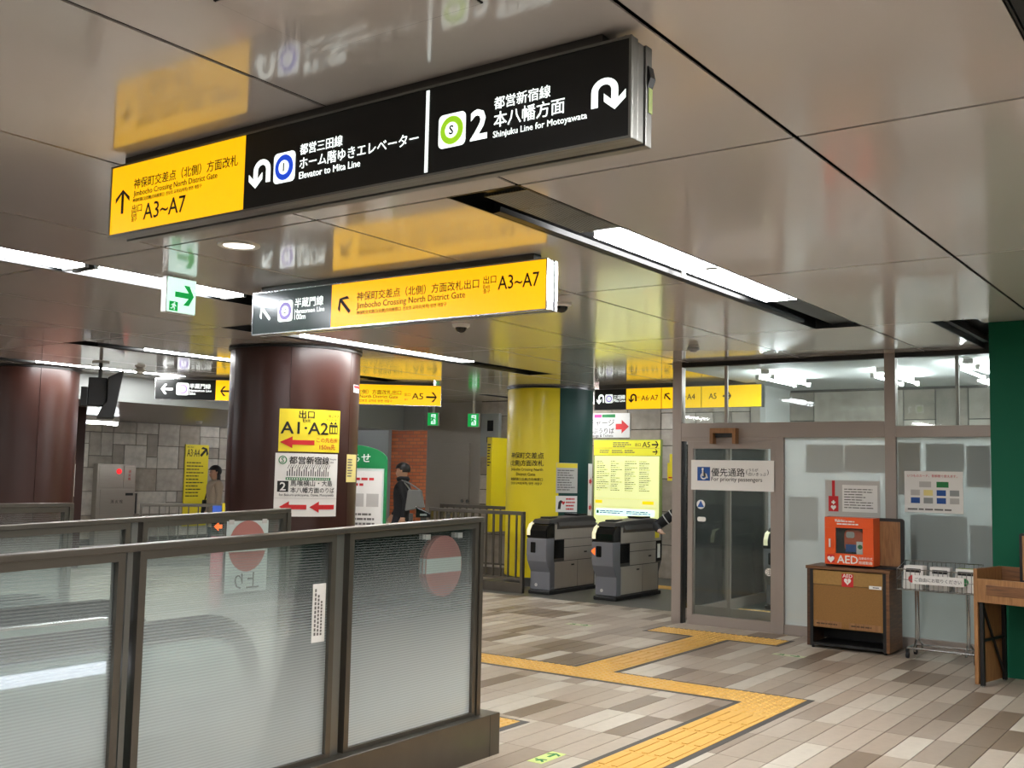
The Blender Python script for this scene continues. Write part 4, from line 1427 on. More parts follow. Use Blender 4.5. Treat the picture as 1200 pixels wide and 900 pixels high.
ep = E('escalator_post', 'slim pink-faced post with a small orange arrow light beside the second escalator', 'sign post', (-6.42, 5.22, 0), R(50))
box('post', M['steel_dark'], ep, -0.05, 0.05, -0.03, 0.03, 0.001, 1.30, bevel=0.006)
box('pink_panel', M['note_pink'], ep, -0.045, 0.045, -0.034, -0.03, 0.55, 1.08)
box('arrow_screen', M['black_gloss'], ep, -0.045, 0.045, -0.036, -0.03, 1.10, 1.21)
flat('orange_arrow', M['gate_arrow'], ep, solid_arrow(-0.03, 0.03, 1.155, 0.07, left=True, headfrac=0.6), -0.037)
box('blue_notice', M['blue_sticker'], ep, -0.045, 0.02, -0.034, -0.03, 1.24, 1.31)
box('yellow_tag', M['paper_yellow'], ep, 0.025, 0.045, -0.034, -0.03, 1.22, 1.33)
cb_ = E('call_box', 'small grey call box low on the brown column behind the near glass', 'call box', (-8.46, 7.83, 0), R(47.2))
MB().prism(rrect(0.16, 0.34, 0.72, 0.99, 0.02), -0.74, -0.66, 'y').build('case', M['alu_dark'], cb_, bevel=0.006)
box('white_plate', M['paper'], cb_, 0.18, 0.32, -0.744, -0.74, 0.93, 0.975)
box('button', M['black'], cb_, 0.25, 0.29, -0.75, -0.74, 0.84, 0.88)


# ================================================================== TICKET GATES AND FENCES
def make_gate():
    e = E('ticket_gate', '', 'ticket gate', (0, 0, 0))
    prof = [(0.10, 0.05), (0.10, 0.30), (0.02, 0.44), (0.0, 0.52), (0.0, 0.84), (0.04, 0.905), (0.14, 0.935), (1.26, 0.935), (1.33, 0.90), (1.35, 0.84), (1.35, 0.52), (1.33, 0.44), (1.25, 0.30), (1.25, 0.05)]
    MB().prism(prof, -0.15, 0.15, 'x').build('body', M['gate_top'], e, bevel=0.006)
    box('plinth', M['black'], e, -0.17, 0.17, 0.06, 1.29, 0.001, 0.05, bevel=0.01)
    nose = [(0.085, 0.055), (0.085, 0.295), (0.0, 0.44), (-0.015, 0.52), (-0.015, 0.74), (0.18, 0.74), (0.18, 0.44), (0.21, 0.40), (0.21, 0.055)]
    MB().prism(nose, -0.158, 0.158, 'x').build('nose_cover', M['gate_grey'], e, bevel=0.012)
    cap = [(-0.015, 0.745), (-0.015, 0.845), (0.03, 0.915), (0.1, 0.942), (0.19, 0.942), (0.19, 0.745)]
    MB().prism(cap, -0.158, 0.158, 'x').build('nose_cap', M['black_gloss'], e, bevel=0.012)
    MB().prism([(-0.022, 0.78), (-0.022, 0.85), (0.025, 0.925), (0.1, 0.955), (0.11, 0.955), (0.11, 0.945), (0.1, 0.943), (0.03, 0.916), (-0.016, 0.845), (-0.016, 0.78)], -0.15, -0.10, 'x').build('light_ring', M['gate_ring'], e)
    top = [(0.06, 0.935), (0.12, 0.99), (0.4, 1.01), (1.05, 1.03), (1.22, 1.02), (1.31, 0.96), (1.31, 0.935)]
    MB().prism(top, -0.135, 0.135, 'x').build('top_cover', M['gate_top'], e, bevel=0.012)
    box('card_reader', M['black_gloss'], e, -0.12, 0.10, 0.85, 1.10, 1.028, 1.052, bevel=0.006)
    box('ticket_slot', M['black'], e, -0.1, 0.05, 0.22, 0.42, 0.998, 1.02, bevel=0.004)
    for s in (-1, 1):
        a, b = (0.1505, 0.154) if s > 0 else (-0.154, -0.1505)
        for nm, y0, y1, z0, z1, m in (('side_panel', 0.20, 0.78, 0.07, 0.425, 'gate_steel'), ('side_panel', 0.79, 1.22, 0.07, 0.425, 'gate_steel'), ('side_panel', 0.44, 1.16, 0.434, 0.604, 'gate_steel'),
                                      ('side_panel', 0.44, 1.16, 0.613, 0.717, 'gate_steel'), ('side_panel', 0.20, 1.30, 0.725, 0.925, 'gate_steel'), ('dark_window', 0.19, 0.43, 0.47, 0.715, 'black_gloss'), ('end_window', 1.17, 1.33, 0.45, 0.72, 'black_gloss')):
            if s > 0:
                y_off = 0
            box(nm, M[m], e, a, b, y0, y1, z0, z1, bevel=0.0012)
        c, d = (0.1545, 0.156) if s > 0 else (-0.156, -0.1545)
        for yy, zz in ((0.62, 0.36), (0.66, 0.86), (0.95, 0.52)):
            box('latch', M['black'], e, c, d, yy, yy + 0.075, zz, zz + 0.02)
        gd = MB().prism([(0.155 * s, 0.95), (0.175 * s, 0.955), (0.19 * s, 0.9), (0.165 * s, 0.86), (0.155 * s, 0.86)], 0.25, 1.2, 'y')
        gd.build('side_rail', M['gate_top'], e)
        bx = box('round_sticker_plate', M['gate_grey'], e, min(0.1585 * s, 0.16 * s), max(0.1585 * s, 0.16 * s), 0.13, 0.16, 0.09, 0.125)
    MB().prism(disc(-0.06, 0.12, 0.022, 14), 0.083, 0.0845, 'y').build('nose_sticker', M['paper_grey'], e)
    MB().prism(rrect(-0.09, -0.01, 0.55, 0.69, 0.01), -0.0165, -0.0155, 'y').build('indicator_screen', M['black_gloss'], e)
    return e


gate0 = make_gate()
glabels = ('ticket gate next to the barred fence, nearest the yellow column', 'ticket gate in front of the lit yellow map board', 'ticket gate seen through the glass door just past the end post', 'ticket gate seen deeper through the glass door')
gx = (-7.89, -6.90, -4.85, -3.95)
gy = (11.70, 11.74, 12.4, 12.4)
for k in range(4):
    g = gate0 if k == 0 else copy_tree(gate0)
    g.location = (gx[k], gy[k], 0.0)
    g['label'] = glabels[k]
    g['group'] = 'row of ticket gates'
    if k == 1:
        flat('orange_indicator', M['gate_arrow'], g, [(-0.165, 0.62), (-0.105, 0.67), (-0.105, 0.57)], -0.0155)
        w_ = box('yellow_sticker', M['paper_yellow'], g, 0.1545, 0.1555, 1.13, 1.25, 0.76, 0.87)
        box('notice', M['paper'], g, 0.1545, 0.1555, 1.20, 1.28, 0.49, 0.68)


def fence(label, x0, x1, y, h, bar, rz=0.0, base=True):
    e = E('barrier_fence', label, 'fence', (x0, y, 0), rz)
    w = x1 - x0
    box('top_rail', M['bronze'], e, 0, w, -0.03, 0.03, h - 0.05, h, bevel=0.004)
    box('bottom_rail', M['bronze'], e, 0.04, w - 0.04, -0.015, 0.015, 0.17, 0.20)
    for xx in (0, w - 0.04):
        box('post', M['bronze'], e, xx, xx + 0.04, -0.028, 0.028, 0.0, h - 0.05)
    if base:
        box('base_board', M['bronze'], e, 0.04, w - 0.04, -0.02, 0.02, 0.0, 0.13)
    n = int(w / bar)
    for k in range(1, n):
        xx = k * w / n
        box('bar', M['bronze'], e, xx - 0.009, xx + 0.009, -0.012, 0.012, 0.20, h - 0.05)
    return e


fence('bronze barred fence between the guard rail and the first ticket gate', -9.75, -8.10, 11.70, 1.085, 0.125)
fence('bronze barred fence further back in front of the metal wall', -10.9, -9.3, 13.35, 1.08, 0.13)
fence('distant barred fence seen over the guard rails at the far left', -14.6, -12.2, 10.3, 1.0, 0.15, R(55))

# steel gate unit standing beyond the near rail, with two small no entry discs
sg = E('barrier_gate', 'dark low barrier with two small red no entry discs seen through the near glass', 'barrier', (-10.45, 12.55, 0), R(35))
for k, x in enumerate((-0.14, 0.11)):
    box('flap', M['steel_dark'], sg, x - 0.11, x + 0.11, -0.02, 0.02, 0.30, 0.78, bevel=0.01)
    flat('no_entry_disc', M['ink_red'], sg, disc(x, 0.56, 0.08), -0.022)
    flat('white_bar', M['paper'], sg, rect(x - 0.058, x + 0.058, 0.545, 0.575), -0.0238)
for x in (-0.33, 0.25):
    box('post', M['steel_dark'], sg, x, x + 0.06, -0.04, 0.04, 0.0, 0.95, bevel=0.006)
mini = E('card_terminal', 'small dark card terminal on a post showing above the near guard rail', 'terminal', (-9.28, 11.0, 0), R(35))
box('post', M['steel_dark'], mini, -0.04, 0.04, -0.03, 0.03, 0, 0.98)
MB().prism([(-0.1, 0.98), (0.1, 0.98), (0.1, 1.03), (-0.1, 1.12)], -0.09, 0.09, 'y').build('head', M['black_gloss'], mini, bevel=0.006)
box('screen', M['alu'], mini, -0.04, 0.05, -0.092, -0.09, 1.0, 1.03)


# ---- things inside the gate area seen through the door
isc = E('inner_screen', 'inner glazed screen with a metal bottom rail behind the sliding door', 'glass screen', (-5.33, 10.75, 0))
for y0 in (0.0, 1.25, 2.5):
    box('post', M['partition'], isc, -0.025, 0.025, y0, y0 + 0.05, 0.0, 2.03)
box('bottom_rail', M['partition'], isc, -0.02, 0.02, 0.05, 2.5, 0.0, 0.12)
box('top_rail', M['partition'], isc, -0.02, 0.02, 0.05, 2.5, 1.97, 2.03)
for y0 in (0.05, 1.30):
    box('pane', M['clear_glass'], isc, -0.004, 0.004, y0, y0 + 1.2, 0.12, 1.97)
nm = E('network_map', 'white line network map on the wall seen through the top of the glass door', 'map', (-6.62, 14.95, 1.46))
box('sheet', M['paper'], nm, -0.56, 0.56, -0.01, 0.0, 0, 0.62)
rr_ = random.Random(4)
for k in range(7):
    pts = [(-0.52 + i * 0.104, -0.013, 0.31 + 0.24 * math.sin(k * 1.7 + i * 0.5) * rr_.uniform(0.5, 1.0)) for i in range(11)]
    MB().tube(pts, 0.0035, 4).build('map_line', M[('ink_grey', 'ink_green', 'ink_blue', 'ink_red', 'ink_orange', 'ink_grey', 'ink_pink')[k]], nm)
tm = E('ticket_machine', 'grey fare machine panel on the wall seen through the glass door', 'machine', (-6.28, 14.87, 0))
box('body', M['lintel'], tm, -0.25, 0.25, 0.0, 0.08, 0.0, 1.42, bevel=0.01)
box('screen', M['black_gloss'], tm, -0.18, 0.18, -0.004, 0.0, 1.12, 1.34)
box('panel_seam', M['steel_dark'], tm, -0.25, 0.25, -0.003, 0.0, 1.03, 1.05)
box('coin_tray', M['steel_dark'], tm, -0.12, 0.12, -0.02, 0.0, 0.72, 0.82)
MB().prism(disc(0.08, 0.92, 0.04), -0.004, 0.0, 'y').build('emblem', M['paper'], tm)
tp3 = E('tactile_paving', 'yellow tactile tiles on the dark floor inside the glass door', 'tactile paving', (0, 0, 0))
for k in range(3):
    o = link('dot_tile', dot_me, tp3)
    o.location = (-5.25 + st * k, 11.9, 0.0042)
for k in range(8):
    o = link('bar_tile', bar2_me, tp3)
    o.location = (-5.6 - st * k, 13.6, 0.0042)

# ================================================================== BOARDS ON THE BACK WALL
mb_ = E('map_board', 'lit yellow station map board on the wall behind the ticket gates', 'map board', (-8.34, 14.905, 0.72))
w_, h_ = 0.62, 1.46
box('casing', M['green_pale'], mb_, -w_, w_, 0.0, 0.06, 0, h_, bevel=0.006)
mf = box('map_face', M['map_face'], mb_, -w_ + 0.03, w_ - 0.03, -0.004, 0.0, 0.03, h_ - 0.27)
mh = box('header', M['map_yellow'], mb_, -w_ + 0.012, w_ - 0.012, -0.004, 0.0, h_ - 0.26, h_ - 0.012)
text('出口', mh, 0.16, 0.26, h_ - 0.085, PB, y=-0.006)
text('A5', mh, 0.29, 0.43, h_ - 0.085, PB, y=-0.006, bold=0.012, stretch=0.085)
flat('right_arrow', PB, mh, arrow(0.52, h_ - 0.085, 0.12, 0, 0.95, 0.2), -0.006)
print_lines(mh, -0.25, 0.12, h_ - 0.13, h_ - 0.04, 3, M['ink_grey'], y=-0.006)
flat('rule', M['ink_grey'], mh, rect(-w_ + 0.02, w_ - 0.02, h_ - 0.142, h_ - 0.138), -0.006)
print_lines(mh, -0.5, 0.2, h_ - 0.225, h_ - 0.165, 2, M['ink_grey'], y=-0.006, cols=3)
flat('right_arrow', PB, mh, arrow(0.52, h_ - 0.2, 0.09, 0, 0.95, 0.2), -0.006)
print_lines(mf, -0.55, 0.5, 0.62, 1.12, 15, M['ink_grey'], y=-0.006, cols=4, ragged=0.6, fill=0.35)
for zz, a, b in ((0.45, -0.57, -0.44), (0.45, 0.3, 0.5)):
    flat('yellow_tag', M['sign_yellow'], mf, rect(a, b, zz - 0.025, zz + 0.025), -0.006)
flat('rule', M['ink_grey'], mf, rect(-0.58, 0.58, 0.50, 0.503), -0.006)
flat('rule', M['ink_grey'], mf, rect(-0.58, 0.58, 0.37, 0.373), -0.006)
flat('legend', M['exit_white'], mf, rrect(-0.56, 0.52, 0.23, 0.34, 0.03), -0.0055)
print_lines(mf, -0.48, 0.5, 0.255, 0.315, 2, M['ink_blue'], y=-0.0072, cols=2)
flat('green_tag', M['ink_green'], mf, rect(-0.54, -0.5, 0.26, 0.31), -0.0072)

tk_ = E('ticket_sign', 'white ticket and charge sign with a red arrow above the lit map board', 'sign', (-8.78, 14.95, 2.21))
box('panel', M['paper'], tk_, -0.47, 0.47, 0, 0.04, 0, 0.40, bevel=0.003)
text('チャージ', tk_, -0.30, 0.18, 0.245, IK, y=-0.002, bold=0.01)
text('きっぷうりば', tk_, -0.42, 0.18, 0.115, IK, y=-0.002, bold=0.01)
text('Charge & Tickets', tk_, -0.30, 0.16, 0.03, IK, y=-0.002)
flat('red_arrow', IR, tk_, solid_arrow(0.21, 0.455, 0.18, 0.22, left=False, headfrac=0.55), -0.002)
flat('pink_tag', M['ink_pink'], tk_, rect(-0.2, -0.06, 0.33, 0.385), -0.002)
flat('green_tag', M['ink_green'], tk_, rect(-0.05, 0.2, 0.33, 0.385), -0.002)
wl = E('wall_lamp', 'small tube lamp under the overhead sign lighting the map board', 'lamp', (-8.5, 14.6, 2.76))
MB().tube([(-0.3, 0, 0), (0.3, 0, 0)], 0.02, 8).build('fluorescent_tube', M['downlight'], wl)
box('batten', M['white_paint'], wl, -0.32, 0.32, -0.03, 0.03, 0.025, CEIL - 2.76)
ys = E('wall_sticker', 'small yellow notice on the stone wall at the office corner', 'notice', (-7.56, 14.96, 1.53))
box('sheet', M['paper_yellow'], ys, -0.07, 0.12, -0.002, 0.0, 0, 0.28)
box('sheet_top', M['paper_yellow'], ys, -0.03, 0.12, -0.006, -0.003, 0.25, 0.42)
flat('red_print', M['ink_red'], ys, rect(-0.05, 0.1, 0.04, 0.06), -0.004)
y2 = E('yellow_wall_sign', 'narrow yellow sign edge beside the yellow column on the stone wall', 'sign', (-10.72, 14.6, 0.6))
box('panel', M['col_yellow'], y2, -0.05, 0.05, -0.2, 0.36, 0, 1.6)
print_lines(y2, -0.04, 0.04, 1.1, 1.5, 8, M['ink'], y=-0.202)
ph = E('control_box', 'grey wall box with a small screen high on the stone wall', 'control box', (-11.08, 14.95, 1.88))
box('case', M['lintel'], ph, -0.2, 0.2, -0.08, 0.0, 0, 0.76, bevel=0.006)
box('screen', M['black_gloss'], ph, -0.05, 0.08, -0.084, -0.08, 0.45, 0.64)
box('speaker_grille', M['steel_dark'], ph, -0.06, 0.06, -0.083, -0.08, 0.25, 0.35)
box('label_plate', M['paper'], ph, -0.02, 0.12, -0.083, -0.08, 0.03, 0.06)

# ---- green notice board behind the brown column
gb_ = E('notice_board', 'freestanding green notice board with rounded top beside the brown column', 'notice board', (-8.57, 8.84, 0), R(38))
W_ = 0.42
arch = [(-W_, 0.55), (W_, 0.55), (W_, 1.72)] + [(W_ * math.cos(PI * i / 12), 1.72 + 0.17 * math.sin(PI * i / 12)) for i in range(1, 12)] + [(-W_, 1.72)]
MB().prism(arch, -0.025, 0.025, 'y').build('board', M['board_green'], gb_, bevel=0.005)
text('お知らせ', gb_, -0.22, 0.22, 1.74, M['paper'], y=-0.027, bold=0.02)
box('pale_frame', M['poster_white'], gb_, -W_ + 0.035, W_ - 0.035, -0.03, -0.0255, 0.60, 1.62)
nb = box('notice_sheet', M['paper'], gb_, -W_ + 0.055, W_ - 0.055, -0.034, -0.03, 0.63, 1.59)
print_lines(nb, -0.3, 0.34, 1.40, 1.53, 2, M['ink_red'], y=-0.035)
for a in range(4):
    flat('diagram', M['paper_grey'], nb, rect(-0.32 + a * 0.17, -0.18 + a * 0.17, 1.18, 1.33), -0.035)
print_lines(nb, -0.3, 0.34, 0.85, 1.12, 5, M['ink_grey'], y=-0.035, cols=2)
for x in (-W_ + 0.03, W_ - 0.09):
    box('leg', M['board_green'], gb_, x, x + 0.06, -0.02, 0.02, 0.02, 0.55)
    box('foot', M['board_green'], gb_, x - 0.02, x + 0.08, -0.24, 0.24, 0.001, 0.03, bevel=0.004)
box('pink_flyer', M['note_pink'], gb_, -0.02, 0.28, -0.03, -0.026, 0.28, 0.50)

# ================================================================== FAR LEFT
fc = E('fire_hydrant_cabinet', 'steel fire hydrant cabinet with a glowing red lamp on the left stone wall', 'cabinet', (-19.16, 12.83, 0), R(90))
box('body', M['steel'], fc, -0.44, 0.44, -0.16, 0.0, 0.0, 1.62, bevel=0.006)
box('upper_door', M['steel'], fc, -0.40, 0.14, -0.168, -0.16, 1.14, 1.58, bevel=0.003)
box('upper_door', M['steel'], fc, 0.16, 0.42, -0.168, -0.16, 1.14, 1.58, bevel=0.003)
box('lower_door', M['steel'], fc, -0.36, 0.42, -0.168, -0.16, 0.05, 1.10, bevel=0.003)
rl = MB().lathe((0, 0, 0), [(0.001, 0.06), (0.03, 0.05), (0.05, 0.025), (0.055, 0)], 16).build('red_lamp', M['red_lamp'], fc, smooth=True)
rl.matrix_local = Matrix.Translation((0.04, -0.168, 1.47)) @ Matrix.Rotation(R(90), 4, 'X')
for i, ch in enumerate('消火栓'):
    text(ch, fc, 0.26, 0.32, 1.47 - i * 0.075, M['ink_red'], y=-0.17, bold=0.02)
text('消 火 栓', fc, -0.12, 0.16, 0.86, M['ink'], y=-0.17)
box('handle', M['black'], fc, 0.22, 0.38, -0.19, -0.168, 0.98, 1.03)
hs = MB().tube([(0.47, -0.06, 0.5), (0.47, -0.06, 1.0), (0.55, -0.06, 1.02), (0.55, -0.06, 0.6)], 0.02, 8).build('pipe', M['steel_dark'], fc)
lw = E('exit_guide_sign', 'tall yellow A3 A4 exit guide sign on the left stone wall', 'sign', (-19.165, 14.90, 0.30), R(90))
box('panel', M['paper_yellow'], lw, -0.31, 0.31, -0.03, 0.0, 0, 1.78, bevel=0.003)
text('A3·A4', lw, -0.27, 0.06, 1.60, IK, y=-0.032, bold=0.02, stretch=0.16)
text('出口 Exit', lw, -0.27, -0.10, 1.73, IK, y=-0.032)
flat('up_right_arrow', IK, lw, arrow(0.18, 1.62, 0.24, 45, 0.95, 0.24), -0.032)
print_lines(lw, -0.27, 0.27, 0.62, 1.42, 11, IK, y=-0.032, fill=0.3)
wt = E('tube_lamp', 'pair of bright fluorescent tubes under the dropped ceiling at the far left', 'lamp', (-17.5, 11.05, 2.30))
box('batten', M['white_paint'], wt, -0.09, 0.09, 0.0, 0.70, 0.1, 0.199)
for k, (x, z) in enumerate(((0.06, 0.02), (-0.06, 0.02))):
    MB().tube([(x, 0.02, z + 0.05), (x, 0.68, z + 0.05)], 0.022, 8).build('fluorescent_tube', M['tube_small'], wt)
for yy in (0, 0.67):
    box('tube_holder', M['white_paint'], wt, -0.09, 0.09, yy, yy + 0.03, 0.03, 0.1)
for k, (x, y, lab) in enumerate(((-15.6, 14.2, 'tube lamp under the dropped ceiling behind the poster column'), (-13.6, 15.9, 'tube lamp in the brick passage behind the lintel'), (-14.2, 15.1, 'tube lamp in the passage just behind the lintel'), (-17.8, 14.9, 'tube lamp under the dropped ceiling near the yellow guide sign'), (-16.0, 7.2, 'tube lamp under the dropped ceiling behind the left column'), (-16.5, 4.5, 'tube lamp under the dropped ceiling beyond the left edge'))):  # lamps added out of sight to brighten the left wall and brick passage
    added_lamp = E('tube_lamp', lab, 'lamp', (x, y, 2.455))
    box('batten', M['white_paint'], added_lamp, -0.09, 0.09, 0.0, 1.2, 0.035, 0.044)
    MB().tube([(0, 0.03, 0.014), (0, 1.17, 0.014)], 0.02, 8).build('fluorescent_tube', M['tube'], added_lamp)
added_hung_lamp = E('tube_lamp', 'tube lamp hung behind the A5 end of the long distant sign', 'lamp', (-11.0, 12.15, 2.68))  # added lamp, covered by the sign, to light the floor beyond it
box('batten', M['white_paint'], added_hung_lamp, -0.06, 0.06, 0.0, 1.1, 0.03, 0.07)
MB().tube([(0, 0.03, 0.012), (0, 1.07, 0.012)], 0.016, 8).build('fluorescent_tube', M['tube'], added_hung_lamp)
for yy in (0.2, 0.9):
    MB().tube([(0, yy, 0.07), (0, yy, CEIL - 2.68)], 0.006, 6).build('hanger', M['white_paint'], added_hung_lamp)
for k, (x, y, lab) in enumerate(((-7.5, 13.7, 'tube lamp behind the overhead sign above the ticket gates'), (-9.9, 14.3, 'tube lamp on the ceiling behind the yellow column'))):  # added lamps, kept out of sight, that brighten the gate area
    added_lamp = E('tube_lamp', lab, 'lamp', (x, y, CEIL - 0.13))
    box('batten', M['white_paint'], added_lamp, 0, 1.2, -0.09, 0.09, 0.05, 0.129)
    for yy in (-0.05, 0.05):
        MB().tube([(0.03, yy, 0.02), (1.17, yy, 0.02)], 0.018, 8).build('fluorescent_tube', M['tube'], added_lamp)
cam2 = E('ceiling_speaker', 'small white fitting on the dropped ceiling near the yellow guide sign', 'ceiling fitting', (-17.2, 13.4, 2.5))
MB().lathe((0, 0, 0), [(0.001, -0.05), (0.05, -0.05), (0.07, 0.0)], 14).build('fitting', M['white_paint'], cam2, smooth=True)
mn = E('hanging_monitor', 'black monitor hanging from the ceiling between the two brown columns', 'monitor', (-11.63, 7.55, CEIL), R(57))
MB().tube([(0, 0, 0), (0, 0, -0.22)], 0.022, 10).build('pole', M['black'], mn)
box('ceiling_plate', M['white_paint'], mn, -0.1, 0.1, -0.08, 0.08, -0.012, 0.0)
box('bracket', M['black'], mn, -0.13, 0.09, -0.08, 0.08, -0.55, -0.20, bevel=0.01)
box('rear_box', M['black'], mn, -0.21, -0.13, -0.1, 0.1, -0.56, -0.32, bevel=0.01)
MB().prism([(0.09, -0.20), (0.27, -0.10), (0.18, -0.70), (-0.02, -0.70), (0.04, -0.56), (0.09, -0.5)], -0.19, 0.19, 'y').build('screen_casing', M['black'], mn, bevel=0.01)

# ================================================================== AED CABINET, RACK, COUNTER
ac = E('aed_cabinet', 'low wooden cabinet with cork front below the orange defibrillator box', 'cabinet', (-3.60, 10.0, 0))
box('side_panel', M['wood_dark'], ac, 0.0, 0.03, 0.0, 0.42, 0.02, 0.745, bevel=0.003)
box('side_panel', M['wood'], ac, 0.745, 0.775, 0.0, 0.42, 0.02, 0.745, bevel=0.003)
box('top', M['wood'], ac, -0.01, 0.785, -0.01, 0.43, 0.745, 0.775, bevel=0.003)
box('back_panel', M['black'], ac, 0.03, 0.745, 0.39, 0.41, 0.05, 0.745)
for x in (0.03, 0.715):
    box('black_frame', M['black'], ac, x, x + 0.03, 0.0, 0.03, 0.02, 0.745)
box('black_frame', M['black'], ac, 0.06, 0.715, 0.0, 0.03, 0.03, 0.055)
box('lower_shelf', M['black'], ac, 0.06, 0.715, 0.03, 0.39, 0.03, 0.05)
cork = box('cork_panel', M['cork'], ac, 0.06, 0.715, 0.008, 0.025, 0.20, 0.60)
box('top_strip', M['cork_strip'], ac, 0.06, 0.715, 0.004, 0.025, 0.605, 0.735)
h1_ = flat('aed_sticker', IR, ac, rect(0.335, 0.445, 0.595, 0.715), 0.003)
text('AED', h1_, 0.345, 0.435, 0.698, M['paper'], y=0.0005, bold=0.02)
heart = [(0.39 + 0.0026 * 16 * math.sin(t) ** 3 * 0.8, 0.648 + 0.0022 * (13 * math.cos(t) - 5 * math.cos(2 * t) - 2 * math.cos(3 * t) - math.cos(4 * t))) for t in [2 * PI * i / 28 for i in range(28)]]
flat('heart', M['paper'], h1_, heart, 0.0015)
flat('bolt', IR, h1_, [(0.388, 0.628), (0.398, 0.645), (0.392, 0.645), (0.397, 0.665), (0.384, 0.644), (0.390, 0.644)], 0.0)
lb = flat('label', M['paper'], ac, rect(0.59, 0.705, 0.592, 0.622), 0.0035)
print_lines(lb, 0.625, 0.70, 0.597, 0.617, 1, IK, y=0.002)
for a, b in ((0.07, 0.33), (0.40, 0.70)):
    q = flat('paper_strip', M['wood_light'], ac, rect(a, b, 0.205, 0.262), 0.0075)
    print_lines(q, a + 0.02, b - 0.02, 0.22, 0.25, 1, M['wood_dark'], y=0.006)
for x in (0.05, 0.73):
    for y in (0.03, 0.38):
        MB().cyl((x, y), 0.015, 0.001, 0.02, 10).build('foot', M['black'], ac)
ab = E('back_board', 'upright wooden board with rounded black frame behind the orange box', 'board', (-3.47, 10.22, 0.775))
outer = rrect(-0.02, 0.72, 0.0, 0.47, 0.03)
MB().prism(outer, 0.0, 0.035, 'y').build('frame', M['black'], ab)
box('board', M['wood_light'], ab, 0.01, 0.69, -0.006, 0.0, 0.025, 0.44)
box('support', M['black'], ab, 0.02, 0.68, -0.12, 0.0, 0.001, 0.018)
aed = E('aed_box', 'orange defibrillator box with a window and AED lettering', 'defibrillator', (-3.425, 10.02, 0.80))
ob = MB()
ob.box(0.0, 0.46, 0.17, 0.18, 0, 0.445).box(0, 0.02, 0, 0.17, 0, 0.445).box(0.44, 0.46, 0, 0.17, 0, 0.445).box(0.02, 0.44, 0, 0.17, 0, 0.015).box(0.02, 0.44, 0, 0.17, 0.43, 0.445)
ob.build('case', M['orange'], aed)
fd = MB().box(0, 0.46, -0.02, 0.0, 0, 0.105).box(0, 0.46, -0.02, 0.0, 0.345, 0.445).box(0, 0.105, -0.02, 0.0, 0.105, 0.345).box(0.36, 0.46, -0.02, 0.0, 0.105, 0.345).build('door', M['orange'], aed, bevel=0.003)
box('dark_interior', M['black'], aed, 0.02, 0.44, 0.15, 0.168, 0.02, 0.43)
un = MB().prism(rrect(0.16, 0.34, 0.12, 0.33, 0.05), 0.06, 0.14, 'y').build('aed_unit', M['orange_dark'], aed, bevel=0.008)
flat('unit_screen', M['ink_blue'], un, rect(0.175, 0.275, 0.12, 0.19), 0.059)
flat('unit_label', M['paper_grey'], un, rrect(0.18, 0.26, 0.25, 0.31, 0.02), 0.059)
flat('unit_card', M['paper'], un, rect(0.28, 0.35, 0.10, 0.22), 0.050)
flat('unit_mark', M['ink_green'], un, disc(0.315, 0.17, 0.022), 0.048)
box('window', M['clear_glass'], aed, 0.105, 0.36, -0.012, -0.009, 0.105, 0.345)
box('handle', M['paper'], aed, 0.045, 0.058, -0.04, -0.02, 0.16, 0.24)
text('AED', aed, 0.12, 0.315, 0.052, M['paper'], y=-0.022, bold=0.03, stretch=0.072)
text('自動体外式', aed, 0.325, 0.45, 0.07, M['paper'], y=-0.022)
text('除細動器', aed, 0.325, 0.45, 0.03, M['paper'], y=-0.022)
hb = flat('heart_tag', IR, aed, rect(0.025, 0.095, 0.015, 0.09), -0.0215)
flat('heart', M['paper'], hb, [(p[0] - 0.33, p[1] - 0.6) for p in heart], -0.0232)
text('緊急時に', aed, 0.10, 0.2, 0.415, M['paper'], y=-0.022)
print_lines(aed, 0.12, 0.36, 0.37, 0.42, 2, M['paper'], y=-0.022)
rp = E('help_mark_poster', 'grey poster with a red help mark tag on the frosted pane above the orange box', 'poster', (-3.36, 10.64, 1.22))
box('sheet', M['paper_grey'], rp, -0.275, 0.275, -0.003, 0.0, 0, 0.375)
box('inner_sheet', M['paper'], rp, -0.10, 0.25, -0.0045, -0.0035, 0.06, 0.33)
flat('red_tag', IR, rp, rect(-0.24, -0.14, 0.06, 0.215), -0.004)
flat('red_strap', IR, rp, rect(-0.205, -0.175, 0.215, 0.372), -0.004)
flat('cross', M['paper'], rp, [(-0.21, 0.145), (-0.197, 0.145), (-0.197, 0.132), (-0.183, 0.132), (-0.183, 0.145), (-0.17, 0.145), (-0.17, 0.159), (-0.183, 0.159), (-0.183, 0.172), (-0.197, 0.172), (-0.197, 0.159), (-0.21, 0.159)][0:12], -0.0055)
flat('heart', M['paper'], rp, [((p[0] - 0.39) * 0.8 - 0.19, (p[1] - 0.648) * 0.8 + 0.1) for p in heart], -0.0055)
print_lines(rp, -0.08, 0.24, 0.09, 0.30, 8, M['ink_grey'], y=-0.006, fill=0.35)
cp = E('card_poster', 'white poster showing several transport cards on the right frosted pane', 'poster', (-2.58, 10.64, 1.30))
box('sheet', M['paper'], cp, -0.27, 0.27, -0.003, 0.0, 0, 0.40)
text('いつものカード、首都圏で使えます。', cp, -0.24, 0.22, 0.355, M['ink_red'], y=-0.0045)
